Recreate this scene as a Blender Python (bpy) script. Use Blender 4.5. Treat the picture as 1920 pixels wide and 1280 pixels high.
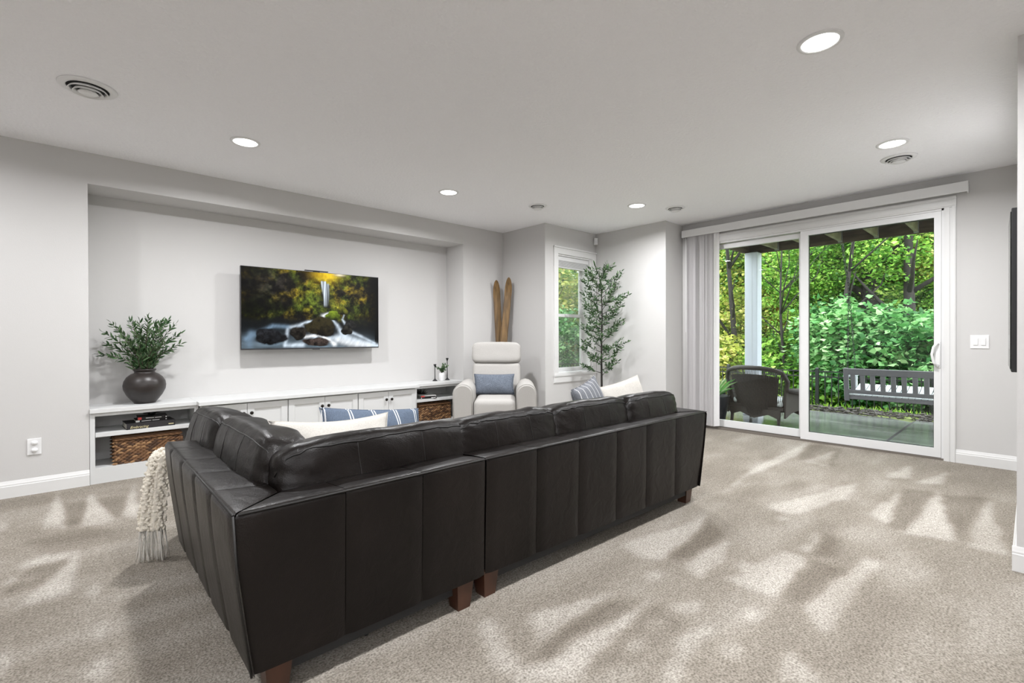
import bpy, bmesh, math, random
import numpy as np
from mathutils import Vector, Matrix, noise
PI = math.pi
S = bpy.context.scene
for o in list(bpy.data.objects): bpy.data.objects.remove(o)
COL = S.collection

# ------------------------------------------------------------------ camera
cam = bpy.data.cameras.new('camera'); camo = bpy.data.objects.new('camera', cam); COL.objects.link(camo)
FPX, YAW, PITCH, ROLL, CAMH = 897.55, math.radians(47.39), math.radians(-0.283), math.radians(-0.179), 1.1844
cam.sensor_width = 36; cam.lens = FPX / 1920 * 36; cam.shift_y = -3.0 / 1920; cam.clip_start = .02; cam.clip_end = 300
f0 = Vector((math.cos(YAW), math.sin(YAW), 0)); r0 = Vector((math.sin(YAW), -math.cos(YAW), 0)); u0 = Vector((0, 0, 1))
f1 = f0 * math.cos(PITCH) + u0 * math.sin(PITCH); u1 = u0 * math.cos(PITCH) - f0 * math.sin(PITCH)
r2 = r0 * math.cos(ROLL) + u1 * math.sin(ROLL); u2 = u1 * math.cos(ROLL) - r0 * math.sin(ROLL)
camo.matrix_world = Matrix(((r2.x, u2.x, -f1.x, 0), (r2.y, u2.y, -f1.y, 0), (r2.z, u2.z, -f1.z, CAMH), (0, 0, 0, 1)))
S.camera = camo

# ------------------------------------------------------------------ world, exposure
W = bpy.data.worlds.new('overcast_sky'); S.world = W; W.use_nodes = True
bg = W.node_tree.nodes['Background']; bg.inputs[0].default_value = (.90, .96, 1.0, 1); bg.inputs[1].default_value = 4.2
S.view_settings.view_transform = 'Standard'; S.view_settings.look = 'None'
S.view_settings.exposure = 0.56; S.view_settings.gamma = 1.0; S.view_settings.use_curve_mapping = False
LAMP_W = 30.0
LAMP_COL = (.975, .98, 1.0)

# ------------------------------------------------------------------ materials
def newmat(name):
    m = bpy.data.materials.new(name); m.use_nodes = True
    return m, m.node_tree, m.node_tree.nodes['Principled BSDF']
def N(nt, typ, **kw):
    n = nt.nodes.new(typ)
    for k, v in kw.items():
        if k.startswith('i_'):
            key = k[2:]; key = int(key) if key.isdigit() else key.replace('_', ' ')
            n.inputs[key].default_value = v
        else: setattr(n, k, v)
    return n
def ramp(nt, stops):
    n = nt.nodes.new('ShaderNodeValToRGB'); e = n.color_ramp.elements
    while len(e) < len(stops): e.new(.5)
    for i, (p, c) in enumerate(stops): e[i].position = p; e[i].color = (*c, 1) if len(c) == 3 else c
    return n
def mat(name, col, rough=.5, metal=0, bump=0, bscale=50, vary=0, vscale=8, spec=.5, stretch=None, detail=3):
    m, nt, p = newmat(name)
    p.inputs['Base Color'].default_value = (*col, 1); p.inputs['Roughness'].default_value = rough
    p.inputs['Metallic'].default_value = metal; p.inputs['Specular IOR Level'].default_value = spec
    tc = N(nt, 'ShaderNodeTexCoord'); src = tc.outputs['Object']
    if stretch:
        mp = N(nt, 'ShaderNodeMapping'); mp.inputs['Scale'].default_value = stretch
        nt.links.new(src, mp.inputs[0]); src = mp.outputs[0]
    if vary:
        nz = N(nt, 'ShaderNodeTexNoise', i_Scale=vscale, i_Detail=detail); nt.links.new(src, nz.inputs['Vector'])
        d = tuple(max(0, c * (1 - vary)) for c in col); b = tuple(min(1, c * (1 + vary)) for c in col)
        r = ramp(nt, [(.3, d), (.7, b)]); nt.links.new(nz.outputs['Fac'], r.inputs[0]); nt.links.new(r.outputs[0], p.inputs['Base Color'])
    if bump:
        nb = N(nt, 'ShaderNodeTexNoise', i_Scale=bscale, i_Detail=detail); nt.links.new(src, nb.inputs['Vector'])
        bp = N(nt, 'ShaderNodeBump', i_Strength=bump, i_Distance=.01); nt.links.new(nb.outputs['Fac'], bp.inputs['Height'])
        nt.links.new(bp.outputs[0], p.inputs['Normal'])
    return m
WALL = mat('wall_paint', (.575, .566, .556), .85, bump=.06, bscale=160)
CEIL = mat('ceiling_paint', (.945, .945, .965), .9, bump=.9, bscale=42, detail=4)
TRIM = mat('white_trim_paint', (.70, .698, .69), .4)
CAB = mat('white_cabinet_paint', (.63, .635, .63), .4)
VINYL = mat('white_vinyl', (.72, .72, .72), .35)
BLKM = mat('black_metal', (.015, .015, .016), .45, .2)
PLAST = mat('white_plastic', (.78, .78, .78), .35)
GRILL = mat('vent_enamel', (.80, .80, .80), .4)
DARKV = mat('vent_throat_sofa_shade', (.02, .02, .02), .8)
BRONZE = mat('oil_rubbed_bronze', (.02, .016, .013), .35, .6)
def leather_mat():
    m, nt, p = newmat('dark_brown_leather')
    p.inputs['Roughness'].default_value = .36; p.inputs['Specular IOR Level'].default_value = .24
    tc = N(nt, 'ShaderNodeTexCoord')
    n1 = N(nt, 'ShaderNodeTexNoise', i_Scale=3.0, i_Detail=4); nt.links.new(tc.outputs['Object'], n1.inputs['Vector'])
    r = ramp(nt, [(.3, (.0048, .0036, .0031)), (.75, (.0098, .0072, .0060))]); nt.links.new(n1.outputs['Fac'], r.inputs[0]); nt.links.new(r.outputs[0], p.inputs['Base Color'])
    rr = N(nt, 'ShaderNodeMapRange', i_To_Min=.27, i_To_Max=.42); nt.links.new(n1.outputs['Fac'], rr.inputs[0]); nt.links.new(rr.outputs[0], p.inputs['Roughness'])
    v = N(nt, 'ShaderNodeTexVoronoi', i_Scale=260); nt.links.new(tc.outputs['Object'], v.inputs['Vector'])
    n2 = N(nt, 'ShaderNodeTexNoise', i_Scale=14, i_Detail=5, i_Distortion=.8); nt.links.new(tc.outputs['Object'], n2.inputs['Vector'])
    mx = N(nt, 'ShaderNodeMath', operation='MULTIPLY_ADD'); nt.links.new(v.outputs['Distance'], mx.inputs[0]); mx.inputs[1].default_value = .12; nt.links.new(n2.outputs['Fac'], mx.inputs[2])
    b = N(nt, 'ShaderNodeBump', i_Strength=.22, i_Distance=.02); nt.links.new(mx.outputs[0], b.inputs['Height']); nt.links.new(b.outputs[0], p.inputs['Normal'])
    return m
LEATHER = leather_mat()
SEAM = mat('leather_seam', (.008, .007, .006), .5)
WALNUT = mat('dark_walnut_wood', (.055, .022, .012), .35, vary=.35, vscale=12, stretch=(1, 1, .2))
def fabric(name, col, scale=400, b=.3, vary=.12):
    m, nt, p = newmat(name); p.inputs['Roughness'].default_value = .95; p.inputs['Specular IOR Level'].default_value = .15
    tc = N(nt, 'ShaderNodeTexCoord'); n1 = N(nt, 'ShaderNodeTexNoise', i_Scale=scale * .5, i_Detail=2); nt.links.new(tc.outputs['Object'], n1.inputs['Vector'])
    r = ramp(nt, [(.3, tuple(c * (1 - vary) for c in col)), (.7, tuple(min(1, c * (1 + vary)) for c in col))]); nt.links.new(n1.outputs['Fac'], r.inputs[0]); nt.links.new(r.outputs[0], p.inputs['Base Color'])
    bp = N(nt, 'ShaderNodeBump', i_Strength=b, i_Distance=.003); nt.links.new(n1.outputs['Fac'], bp.inputs['Height']); nt.links.new(bp.outputs[0], p.inputs['Normal'])
    return m
CREAM = fabric('cream_upholstery', (.42, .405, .385), 300, .2, .05)
BLUEF = fabric('denim_blue_cloth', (.135, .155, .19), 220, .4, .3)
CREAMP = fabric('cream_linen', (.60, .575, .53), 300, .3, .08)
GREYP = fabric('grey_linen', (.42, .41, .39), 300, .3, .1)
KNIT = fabric('cream_chunky_knit', (.74, .69, .60), 120, .5, .1)
def stripe(name, base, line, axis, period, width, double=False, sc=260):
    m, nt, p = newmat(name); p.inputs['Roughness'].default_value = .95; p.inputs['Specular IOR Level'].default_value = .1
    tc = N(nt, 'ShaderNodeTexCoord'); sp = N(nt, 'ShaderNodeSeparateXYZ'); nt.links.new(tc.outputs['Object'], sp.inputs[0])
    def band(off):
        a = N(nt, 'ShaderNodeMath', operation='ADD'); nt.links.new(sp.outputs[axis], a.inputs[0]); a.inputs[1].default_value = 10 + off
        q = N(nt, 'ShaderNodeMath', operation='MODULO'); nt.links.new(a.outputs[0], q.inputs[0]); q.inputs[1].default_value = period
        l = N(nt, 'ShaderNodeMath', operation='LESS_THAN'); nt.links.new(q.outputs[0], l.inputs[0]); l.inputs[1].default_value = width
        return l
    l = band(0)
    if double:
        l2 = band(width * 2.4); mxx = N(nt, 'ShaderNodeMath', operation='MAXIMUM'); nt.links.new(l.outputs[0], mxx.inputs[0]); nt.links.new(l2.outputs[0], mxx.inputs[1]); l = mxx
    n1 = N(nt, 'ShaderNodeTexNoise', i_Scale=sc, i_Detail=2); nt.links.new(tc.outputs['Object'], n1.inputs['Vector'])
    r = ramp(nt, [(.3, tuple(c * .75 for c in base)), (.7, tuple(min(1, c * 1.25) for c in base))]); nt.links.new(n1.outputs['Fac'], r.inputs[0])
    mx = N(nt, 'ShaderNodeMix', data_type='RGBA'); nt.links.new(l.outputs[0], mx.inputs[0]); nt.links.new(r.outputs[0], mx.inputs[6]); mx.inputs[7].default_value = (*line, 1)
    nt.links.new(mx.outputs[2], p.inputs['Base Color'])
    return m
BLUESTR = stripe('blue_striped_cloth', (.13, .165, .225), (.75, .77, .78), 0, .135, .006, True)
GREYSTR = stripe('grey_striped_cloth', (.19, .20, .22), (.6, .6, .6), 0, .055, .006)
def glass_mat(name, refl=1.0, tint=(.97, .985, .98)):
    m = bpy.data.materials.new(name); m.use_nodes = True; nt = m.node_tree; nt.nodes.clear()
    out = N(nt, 'ShaderNodeOutputMaterial'); t = N(nt, 'ShaderNodeBsdfTransparent'); t.inputs[0].default_value = (*tint, 1)
    g = N(nt, 'ShaderNodeBsdfGlossy', i_Roughness=0.0); fr = N(nt, 'ShaderNodeFresnel', i_IOR=1.45)
    mu = N(nt, 'ShaderNodeMath', operation='MULTIPLY'); mu.inputs[1].default_value = refl; nt.links.new(fr.outputs[0], mu.inputs[0])
    mx = N(nt, 'ShaderNodeMixShader'); nt.links.new(mu.outputs[0], mx.inputs[0]); nt.links.new(t.outputs[0], mx.inputs[1]); nt.links.new(g.outputs[0], mx.inputs[2]); nt.links.new(mx.outputs[0], out.inputs[0])
    return m
GLASS = glass_mat('window_glass', .6)
def emis(name, col, s):
    m = bpy.data.materials.new(name); m.use_nodes = True; nt = m.node_tree; nt.nodes.clear()
    out = N(nt, 'ShaderNodeOutputMaterial'); e = N(nt, 'ShaderNodeEmission', i_Strength=s); e.inputs[0].default_value = (*col, 1); nt.links.new(e.outputs[0], out.inputs[0]); return m
LENS = emis('lit_lamp_lens', (1, .98, .95), 6.0)
def leaf_mat(name, cols, scale=.8, trans=.35, rough=.45):
    m = bpy.data.materials.new(name); m.use_nodes = True; nt = m.node_tree; nt.nodes.clear()
    out = N(nt, 'ShaderNodeOutputMaterial'); at = N(nt, 'ShaderNodeAttribute', attribute_name='tint')
    r = ramp(nt, [(i / (len(cols) - 1), c) for i, c in enumerate(cols)]); nt.links.new(at.outputs['Fac'], r.inputs[0])
    d = N(nt, 'ShaderNodeBsdfPrincipled', i_Roughness=rough); d.inputs['Specular IOR Level'].default_value = .3; nt.links.new(r.outputs[0], d.inputs['Base Color'])
    t = N(nt, 'ShaderNodeBsdfTranslucent'); nt.links.new(r.outputs[0], t.inputs[0])
    mx = N(nt, 'ShaderNodeMixShader'); mx.inputs[0].default_value = trans; nt.links.new(d.outputs[0], mx.inputs[1]); nt.links.new(t.outputs[0], mx.inputs[2]); nt.links.new(mx.outputs[0], out.inputs[0])
    return m
LEAF_G = leaf_mat('bright_green_leaves', [(.05, .15, .02), (.16, .38, .05), (.34, .58, .09), (.62, .76, .20)])
LEAF_Y = leaf_mat('yellow_green_leaves', [(.10, .20, .03), (.30, .42, .06), (.58, .60, .12), (.70, .62, .22)])
LEAF_T = leaf_mat('cool_green_leaves', [(.03, .12, .03), (.10, .31, .08), (.27, .54, .20), (.58, .78, .42)])
LEAF_D = leaf_mat('dark_green_leaves', [(.02, .06, .015), (.05, .14, .03), (.12, .26, .06), (.25, .40, .10)])
LEAF_O = leaf_mat('orange_leaves', [(.5, .18, .03), (.75, .32, .06), (.8, .5, .12), (.5, .5, .12)])
OLIVE = leaf_mat('olive_leaves', [(.018, .05, .015), (.035, .085, .03), (.075, .14, .055), (.13, .19, .10)], trans=.15)
GRASSM = leaf_mat('lawn_green', [(.15, .36, .04), (.25, .5, .06), (.40, .62, .08), (.5, .66, .15)])
BARK = mat('dark_bark', (.024, .020, .017), .9, bump=.6, bscale=30, vary=.4, vscale=10, stretch=(1, 1, .25))
TWIG = mat('brown_twig', (.06, .042, .028), .8)

# ------------------------------------------------------------------ mesh helpers
def finish(me, smooth):
    if smooth: me.shade_smooth()
class M:
    def __init__(s): s.v = []; s.f = []; s.sm = False
    def add(s, v, f):
        b = len(s.v); s.v += [tuple(q) for q in v]; s.f += [tuple(i + b for i in q) for q in f]; return s
    def box(s, a, b, R=None, c=None):
        x0, y0, z0 = a; x1, y1, z1 = b
        v = [(x0, y0, z0), (x1, y0, z0), (x1, y1, z0), (x0, y1, z0), (x0, y0, z1), (x1, y0, z1), (x1, y1, z1), (x0, y1, z1)]
        if R is not None: cc = Vector(c) if c else Vector(); v = [R @ (Vector(q) - cc) + cc for q in v]
        return s.add(v, [(0, 3, 2, 1), (4, 5, 6, 7), (0, 1, 5, 4), (1, 2, 6, 5), (2, 3, 7, 6), (3, 0, 4, 7)])
    def rbox(s, a, b, r=.01, seg=2, X=None):
        bm = bmesh.new(); bmesh.ops.create_cube(bm, size=1)
        c = [(a[i] + b[i]) / 2 for i in range(3)]; d = [b[i] - a[i] for i in range(3)]
        for q in bm.verts: q.co = Vector((c[0] + q.co.x * d[0], c[1] + q.co.y * d[1], c[2] + q.co.z * d[2]))
        bmesh.ops.bevel(bm, geom=bm.edges[:], offset=min(r, min(d) * .49), segments=seg, profile=.5, affect='EDGES')
        bm.verts.index_update(); vs = [q.co.copy() for q in bm.verts]
        if X is not None: vs = [X @ q for q in vs]
        s.add(vs, [[q.index for q in f.verts] for f in bm.faces]); bm.free(); return s
    def tube(s, path, r, n=8, cap=True, flat=None):
        P = [Vector(p) for p in path]; k = len(P); rr = r if hasattr(r, '__len__') else [r] * k
        v = []; f = []; up = None
        for i in range(k):
            t = (P[min(i + 1, k - 1)] - P[max(i - 1, 0)])
            t = t.normalized() if t.length > 1e-9 else Vector((0, 0, 1))
            if up is None: up = t.orthogonal().normalized()
            else:
                up = up - t * up.dot(t); up = up.normalized() if up.length > 1e-6 else t.orthogonal().normalized()
            w = t.cross(up)
            for j in range(n):
                a = 2 * PI * j / n; v.append(P[i] + (up * math.cos(a) + w * math.sin(a)) * rr[i])
        for i in range(k - 1):
            for j in range(n): f.append((i * n + j, i * n + (j + 1) % n, (i + 1) * n + (j + 1) % n, (i + 1) * n + j))
        if cap: f.append(tuple(range(n))[::-1]); f.append(tuple((k - 1) * n + j for j in range(n)))
        return s.add(v, f)
    def lathe(s, prof, n=32, c=(0, 0, 0), close=False):
        v = []; f = []
        for r, z in prof:
            for j in range(n): a = 2 * PI * j / n; v.append((c[0] + r * math.cos(a), c[1] + r * math.sin(a), c[2] + z))
        k = len(prof)
        for i in range(k if close else k - 1):
            i2 = (i + 1) % k
            for j in range(n): f.append((i * n + j, i * n + (j + 1) % n, i2 * n + (j + 1) % n, i2 * n + j))
        if not close:
            if prof[0][0] > 1e-6: f.append(tuple(range(n))[::-1])
            if prof[-1][0] > 1e-6: f.append(tuple((k - 1) * n + j for j in range(n)))
        return s.add(v, f)
    def prism(s, poly, fn, a, b):   # poly in 2D, fn(u,v,w)->xyz, extruded w from a to b
        n = len(poly); v = [fn(x, y, a) for x, y in poly] + [fn(x, y, b) for x, y in poly]
        f = [tuple(range(n))[::-1], tuple(range(n, 2 * n))] + [(i, (i + 1) % n, n + (i + 1) % n, n + i) for i in range(n)]
        return s.add(v, f)
    def sweep(s, prof, path):       # open 2D profile points swept over list of frames fn(t,z)->xyz
        k = len(prof); v = []; f = []
        for fn in path: v += [fn(*p) for p in prof]
        for i in range(len(path) - 1):
            for j in range(k - 1): f.append((i * k + j, i * k + j + 1, (i + 1) * k + j + 1, (i + 1) * k + j))
        return s.add(v, f)
    def mesh(s, name, smooth=False, off=(0, 0, 0)):
        me = bpy.data.meshes.new(name); v = [(x - off[0], y - off[1], z - off[2]) for x, y, z in s.v]
        me.from_pydata(v, [], s.f)
        bm = bmesh.new(); bm.from_mesh(me); bmesh.ops.recalc_face_normals(bm, faces=bm.faces[:]); bm.to_mesh(me); bm.free()
        if smooth: me.shade_smooth()
        return me
    def build(s, name, m, parent=None, smooth=False, world=False, auto=None):
        off = (0, 0, 0)
        if parent is None:
            a = np.array(s.v); off = ((a[:, 0].min() + a[:, 0].max()) / 2, (a[:, 1].min() + a[:, 1].max()) / 2, a[:, 2].min()); off = tuple(float(q) for q in off)
        elif world:
            r = parent
            while r.parent: r = r.parent
            off = tuple(r.location)
        me = s.mesh(name, smooth or auto is not None, off)
        if auto is not None: me.set_sharp_from_angle(angle=math.radians(auto))
        me.materials.append(m); o = bpy.data.objects.new(name, me); COL.objects.link(o)
        if parent is None: o.location = off
        else: o.parent = parent
        return o
def tag(o, label=None, cat=None, group=None, kind=None):
    if label: o['label'] = label
    if cat: o['category'] = cat
    if group: o['group'] = group
    if kind: o['kind'] = kind
    return o
def thing(name, label, cat, loc, rz=0, group=None, kind=None):
    o = bpy.data.objects.new(name, None); COL.objects.link(o); o.empty_display_size = .1
    o.location = loc; o.rotation_euler = (0, 0, rz); return tag(o, label, cat, group, kind)
def struct(o): o['kind'] = 'structure'; return o
def shared(name, me, parent, loc=(0, 0, 0), rot=(0, 0, 0), scale=(1, 1, 1)):
    o = bpy.data.objects.new(name, me); COL.objects.link(o); o.parent = parent; o.location = loc; o.rotation_euler = rot; o.scale = scale; return o
def copy_tree(o, parent=None):
    c = o.copy(); COL.objects.link(c)
    if parent is not None: c.parent = parent
    for ch in [q for q in o.children]: copy_tree(ch, c)
    return c
def sphereish(dims, p=4.0, cuts=12, wr=0.0, wscale=6, seed=0, sag=0.0, crease=0.0):
    """rounded cushion: cube grid pushed to an Lp ball, scaled to dims, with soft wrinkles"""
    bm = bmesh.new(); bmesh.ops.create_cube(bm, size=2); bmesh.ops.subdivide_edges(bm, edges=bm.edges[:], cuts=cuts, use_grid_fill=True)
    so = Vector((seed * 3.1, seed * 1.7, seed * .9))
    for v in bm.verts:
        c = v.co; q = Vector([math.copysign(abs(t) ** .9, t) for t in c]); n = (abs(q.x) ** p + abs(q.y) ** p + abs(q.z) ** p) ** (1 / p); q = q / n
        w = Vector((q.x * dims[0] / 2, q.y * dims[1] / 2, q.z * dims[2] / 2))
        if wr:
            nn = q.normalized(); k = noise.noise(Vector((w.x * wscale * 1.0, w.y * wscale, w.z * wscale)) + so) + .5 * noise.noise(Vector((w.x * wscale * 3.2, w.y * wscale * 1.5, w.z * wscale * 1.5)) + so)
            w += nn * k * wr
            e = max(0, abs(q.x) - .45) * 1.8
            w += nn * (abs(math.sin(w.z * 55 + w.x * 20 + 5 * noise.noise(w * 5 + so))) - .5) * wr * .8 * e
        v.co = w
    bm.verts.index_update(); r = ([v.co.copy() for v in bm.verts], [[v.index for v in f.verts] for f in bm.faces]); bm.free(); return r
def pillow_data(w, h, t, n=18, seed=0, wr=.014, pinch=.07):
    v = []; f = []
    for side in (1, -1):
        b = len(v)
        for i in range(n + 1):
            for j in range(n + 1):
                u = i / n * 2 - 1; q = j / n * 2 - 1
                th = t / 2 * (max(0, (1 - u ** 2) * (1 - q ** 2))) ** .42
                x = u * w / 2 * (1 - pinch * (1 - q * q)); z = q * h / 2 * (1 - pinch * (1 - u * u))
                nz = noise.noise(Vector((x * 9 + seed * 5, z * 9, side))) * wr
                v.append((x, side * (th + nz * min(1, th / (t * .2))), z))
        for i in range(n):
            for j in range(n):
                a = b + i * (n + 1) + j; f.append((a, a + 1, a + n + 2, a + n + 1))
    return v, f
def placed(data, X): return [X @ Vector(p) for p in data[0]], data[1]
def TR(loc, rx=0, ry=0, rz=0):
    return Matrix.Translation(loc) @ Matrix.Rotation(rz, 4, 'Z') @ Matrix.Rotation(ry, 4, 'Y') @ Matrix.Rotation(rx, 4, 'X')
def weld(o, d=.0005):
    bm = bmesh.new(); bm.from_mesh(o.data); bmesh.ops.remove_doubles(bm, verts=bm.verts[:], dist=d); bmesh.ops.recalc_face_normals(bm, faces=bm.faces[:]); bm.to_mesh(o.data); bm.free(); return o

# ------------------------------------------------------------------ room numbers
CE = 2.69; YW = 5.173; XC = 4.5865; YB = 4.340; XD1 = 5.661; YC = 3.213; XD = 6.108; YR = .0524; XE = 3.505
X0, X1, ZN, YN = .102, 3.873, 2.4396, 5.562
XL, YBK = -3.6, -3.4
T = .15

# ------------------------------------------------------------------ floor: carpet with vacuum and foot marks
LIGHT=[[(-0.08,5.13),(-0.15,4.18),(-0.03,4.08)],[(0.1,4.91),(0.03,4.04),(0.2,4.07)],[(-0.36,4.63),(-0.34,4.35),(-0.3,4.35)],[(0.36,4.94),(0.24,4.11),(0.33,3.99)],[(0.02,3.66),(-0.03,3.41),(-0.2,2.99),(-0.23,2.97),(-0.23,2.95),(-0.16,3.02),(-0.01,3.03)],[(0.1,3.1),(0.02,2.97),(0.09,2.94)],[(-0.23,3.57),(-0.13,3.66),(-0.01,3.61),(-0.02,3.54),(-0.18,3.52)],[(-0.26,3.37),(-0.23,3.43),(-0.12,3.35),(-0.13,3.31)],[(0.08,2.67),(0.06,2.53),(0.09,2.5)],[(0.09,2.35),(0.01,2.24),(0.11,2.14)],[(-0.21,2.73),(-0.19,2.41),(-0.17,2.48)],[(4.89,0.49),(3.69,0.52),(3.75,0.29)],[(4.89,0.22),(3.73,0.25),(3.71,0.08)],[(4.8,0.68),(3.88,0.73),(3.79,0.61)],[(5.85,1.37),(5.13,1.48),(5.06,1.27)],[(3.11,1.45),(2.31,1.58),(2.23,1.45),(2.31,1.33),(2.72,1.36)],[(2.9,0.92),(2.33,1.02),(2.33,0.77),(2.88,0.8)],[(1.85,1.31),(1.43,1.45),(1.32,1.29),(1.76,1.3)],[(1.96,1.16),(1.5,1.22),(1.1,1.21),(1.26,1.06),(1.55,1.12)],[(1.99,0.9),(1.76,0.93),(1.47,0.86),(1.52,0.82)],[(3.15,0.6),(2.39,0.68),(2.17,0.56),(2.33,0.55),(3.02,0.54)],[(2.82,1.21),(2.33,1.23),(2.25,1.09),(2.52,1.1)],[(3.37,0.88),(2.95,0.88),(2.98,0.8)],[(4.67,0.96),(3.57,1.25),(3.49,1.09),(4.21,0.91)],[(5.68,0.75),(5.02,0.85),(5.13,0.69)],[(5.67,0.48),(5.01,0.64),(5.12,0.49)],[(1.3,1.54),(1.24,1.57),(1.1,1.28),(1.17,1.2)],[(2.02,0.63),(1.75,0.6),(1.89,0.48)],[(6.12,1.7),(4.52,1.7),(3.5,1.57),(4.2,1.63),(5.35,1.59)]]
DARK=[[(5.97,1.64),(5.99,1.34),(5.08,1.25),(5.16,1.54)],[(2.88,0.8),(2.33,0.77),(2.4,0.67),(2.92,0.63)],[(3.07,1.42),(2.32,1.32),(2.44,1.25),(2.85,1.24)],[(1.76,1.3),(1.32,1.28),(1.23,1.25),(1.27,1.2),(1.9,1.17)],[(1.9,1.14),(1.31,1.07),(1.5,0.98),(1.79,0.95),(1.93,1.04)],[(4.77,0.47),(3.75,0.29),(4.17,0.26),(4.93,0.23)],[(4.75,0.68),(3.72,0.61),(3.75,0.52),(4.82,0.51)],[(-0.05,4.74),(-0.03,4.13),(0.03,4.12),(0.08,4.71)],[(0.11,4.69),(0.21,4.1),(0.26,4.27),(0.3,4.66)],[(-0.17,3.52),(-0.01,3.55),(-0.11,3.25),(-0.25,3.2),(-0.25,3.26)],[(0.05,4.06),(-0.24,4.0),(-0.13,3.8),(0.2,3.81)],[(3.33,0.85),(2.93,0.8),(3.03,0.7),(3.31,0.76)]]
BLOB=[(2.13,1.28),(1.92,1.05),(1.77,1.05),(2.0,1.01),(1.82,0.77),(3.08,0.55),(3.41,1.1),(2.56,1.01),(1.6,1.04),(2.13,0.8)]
rng = np.random.RandomState(7)
_tab = rng.rand(257, 257)
def vnoise(x, y):
    xi = np.floor(x).astype(int); yi = np.floor(y).astype(int); fx = x - xi; fy = y - yi
    fx = fx * fx * (3 - 2 * fx); fy = fy * fy * (3 - 2 * fy); a = lambda i, j: _tab[(xi + i) % 256, (yi + j) % 256]
    return (a(0, 0) * (1 - fx) + a(1, 0) * fx) * (1 - fy) + (a(0, 1) * (1 - fx) + a(1, 1) * fx) * fy
def fbm(x, y, o=4):
    s = 0; k = .5
    for i in range(o): s = s + k * vnoise(x * 2 ** i + 17 * i, y * 2 ** i + 5 * i); k *= .5
    return s / (1 - .5 ** o)
def inpoly(x, y, P):
    r = np.zeros(x.shape, bool); n = len(P)
    for i in range(n):
        (xa, ya), (xb, yb) = P[i], P[(i + 1) % n]
        if ya == yb: continue
        c = ((ya > y) != (yb > y)) & (x < (xb - xa) * (y - ya) / (yb - ya) + xa); r ^= c
    return r
def floor_build():
    xs = np.unique(np.round(np.concatenate([np.linspace(XL - .1, -.6, 14), np.arange(-.6, .6, .012), np.arange(.6, 6.3, .024)]), 4))
    ys = np.unique(np.round(np.concatenate([np.linspace(YBK - .1, -.1, 14), np.arange(-.1, 2, .016), np.arange(2, YN + .1, .035)]), 4))
    X, Y = np.meshgrid(xs, ys, indexing='ij')
    wx = X + .03 * (fbm(X * 9, Y * 9, 3) - .5); wy = Y + .05 * (fbm(X * 9 + 40, Y * 9 + 9, 3) - .5)
    nap = np.full(X.shape, .42)
    nap += .22 * (fbm(X * 1.3 + 3, Y * 2.6 + 8, 4) - .5) + .60 * (fbm(X * 2.2 + Y * .5 + 30, Y * 7 + 11, 4) - .5)
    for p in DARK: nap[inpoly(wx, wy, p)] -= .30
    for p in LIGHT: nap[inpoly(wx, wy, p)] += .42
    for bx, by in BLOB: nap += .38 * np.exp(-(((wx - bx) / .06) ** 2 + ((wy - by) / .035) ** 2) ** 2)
    for _ in range(2):
        q = nap.copy(); q[1:-1] = (nap[:-2] + nap[1:-1] * 2 + nap[2:]) / 4; nap = q.copy(); nap[:, 1:-1] = (q[:, :-2] + q[:, 1:-1] * 2 + q[:, 2:]) / 4
    nap = np.clip(nap, 0, 1)
    nx, ny = X.shape; v = np.stack([X, Y, np.zeros_like(X)], -1).reshape(-1, 3)
    idx = np.arange(nx * ny).reshape(nx, ny); f = np.stack([idx[:-1, :-1], idx[1:, :-1], idx[1:, 1:], idx[:-1, 1:]], -1).reshape(-1, 4)
    me = bpy.data.meshes.new('floor'); me.from_pydata(v.tolist(), [], f.tolist())
    at = me.attributes.new('nap', 'FLOAT', 'POINT'); at.data.foreach_set('value', nap.reshape(-1).astype(np.float32))
    m, nt, p = newmat('beige_cut_pile_carpet'); p.inputs['Roughness'].default_value = 1; p.inputs['Specular IOR Level'].default_value = .05
    a = N(nt, 'ShaderNodeAttribute', attribute_name='nap'); tc = N(nt, 'ShaderNodeTexCoord')
    n1 = N(nt, 'ShaderNodeTexNoise', i_Scale=120, i_Detail=3); nt.links.new(tc.outputs['Object'], n1.inputs['Vector'])
    n2 = N(nt, 'ShaderNodeTexNoise', i_Scale=34, i_Detail=3); nt.links.new(tc.outputs['Object'], n2.inputs['Vector'])
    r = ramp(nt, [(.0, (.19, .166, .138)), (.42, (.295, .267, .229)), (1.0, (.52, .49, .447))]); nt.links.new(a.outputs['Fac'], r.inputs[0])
    r1 = ramp(nt, [(.30, (.50, .49, .47)), (.62, (1.18, 1.18, 1.18))]); nt.links.new(n1.outputs['Fac'], r1.inputs[0])
    r2 = ramp(nt, [(.3, (.84, .83, .82)), (.7, (1.08, 1.08, 1.08))]); nt.links.new(n2.outputs['Fac'], r2.inputs[0])
    m1 = N(nt, 'ShaderNodeMix', data_type='RGBA', blend_type='MULTIPLY'); m1.inputs[0].default_value = 1; nt.links.new(r.outputs[0], m1.inputs[6]); nt.links.new(r1.outputs[0], m1.inputs[7])
    m2 = N(nt, 'ShaderNodeMix', data_type='RGBA', blend_type='MULTIPLY'); m2.inputs[0].default_value = 1; nt.links.new(m1.outputs[2], m2.inputs[6]); nt.links.new(r2.outputs[0], m2.inputs[7])
    nt.links.new(m2.outputs[2], p.inputs['Base Color'])
    bp = N(nt, 'ShaderNodeBump', i_Strength=.55, i_Distance=.012); nt.links.new(n1.outputs['Fac'], bp.inputs['Height']); nt.links.new(bp.outputs[0], p.inputs['Normal'])
    me.materials.append(m); o = bpy.data.objects.new('floor', me); COL.objects.link(o); o.location = (0, 0, 0); return struct(o)
floor_build()

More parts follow.
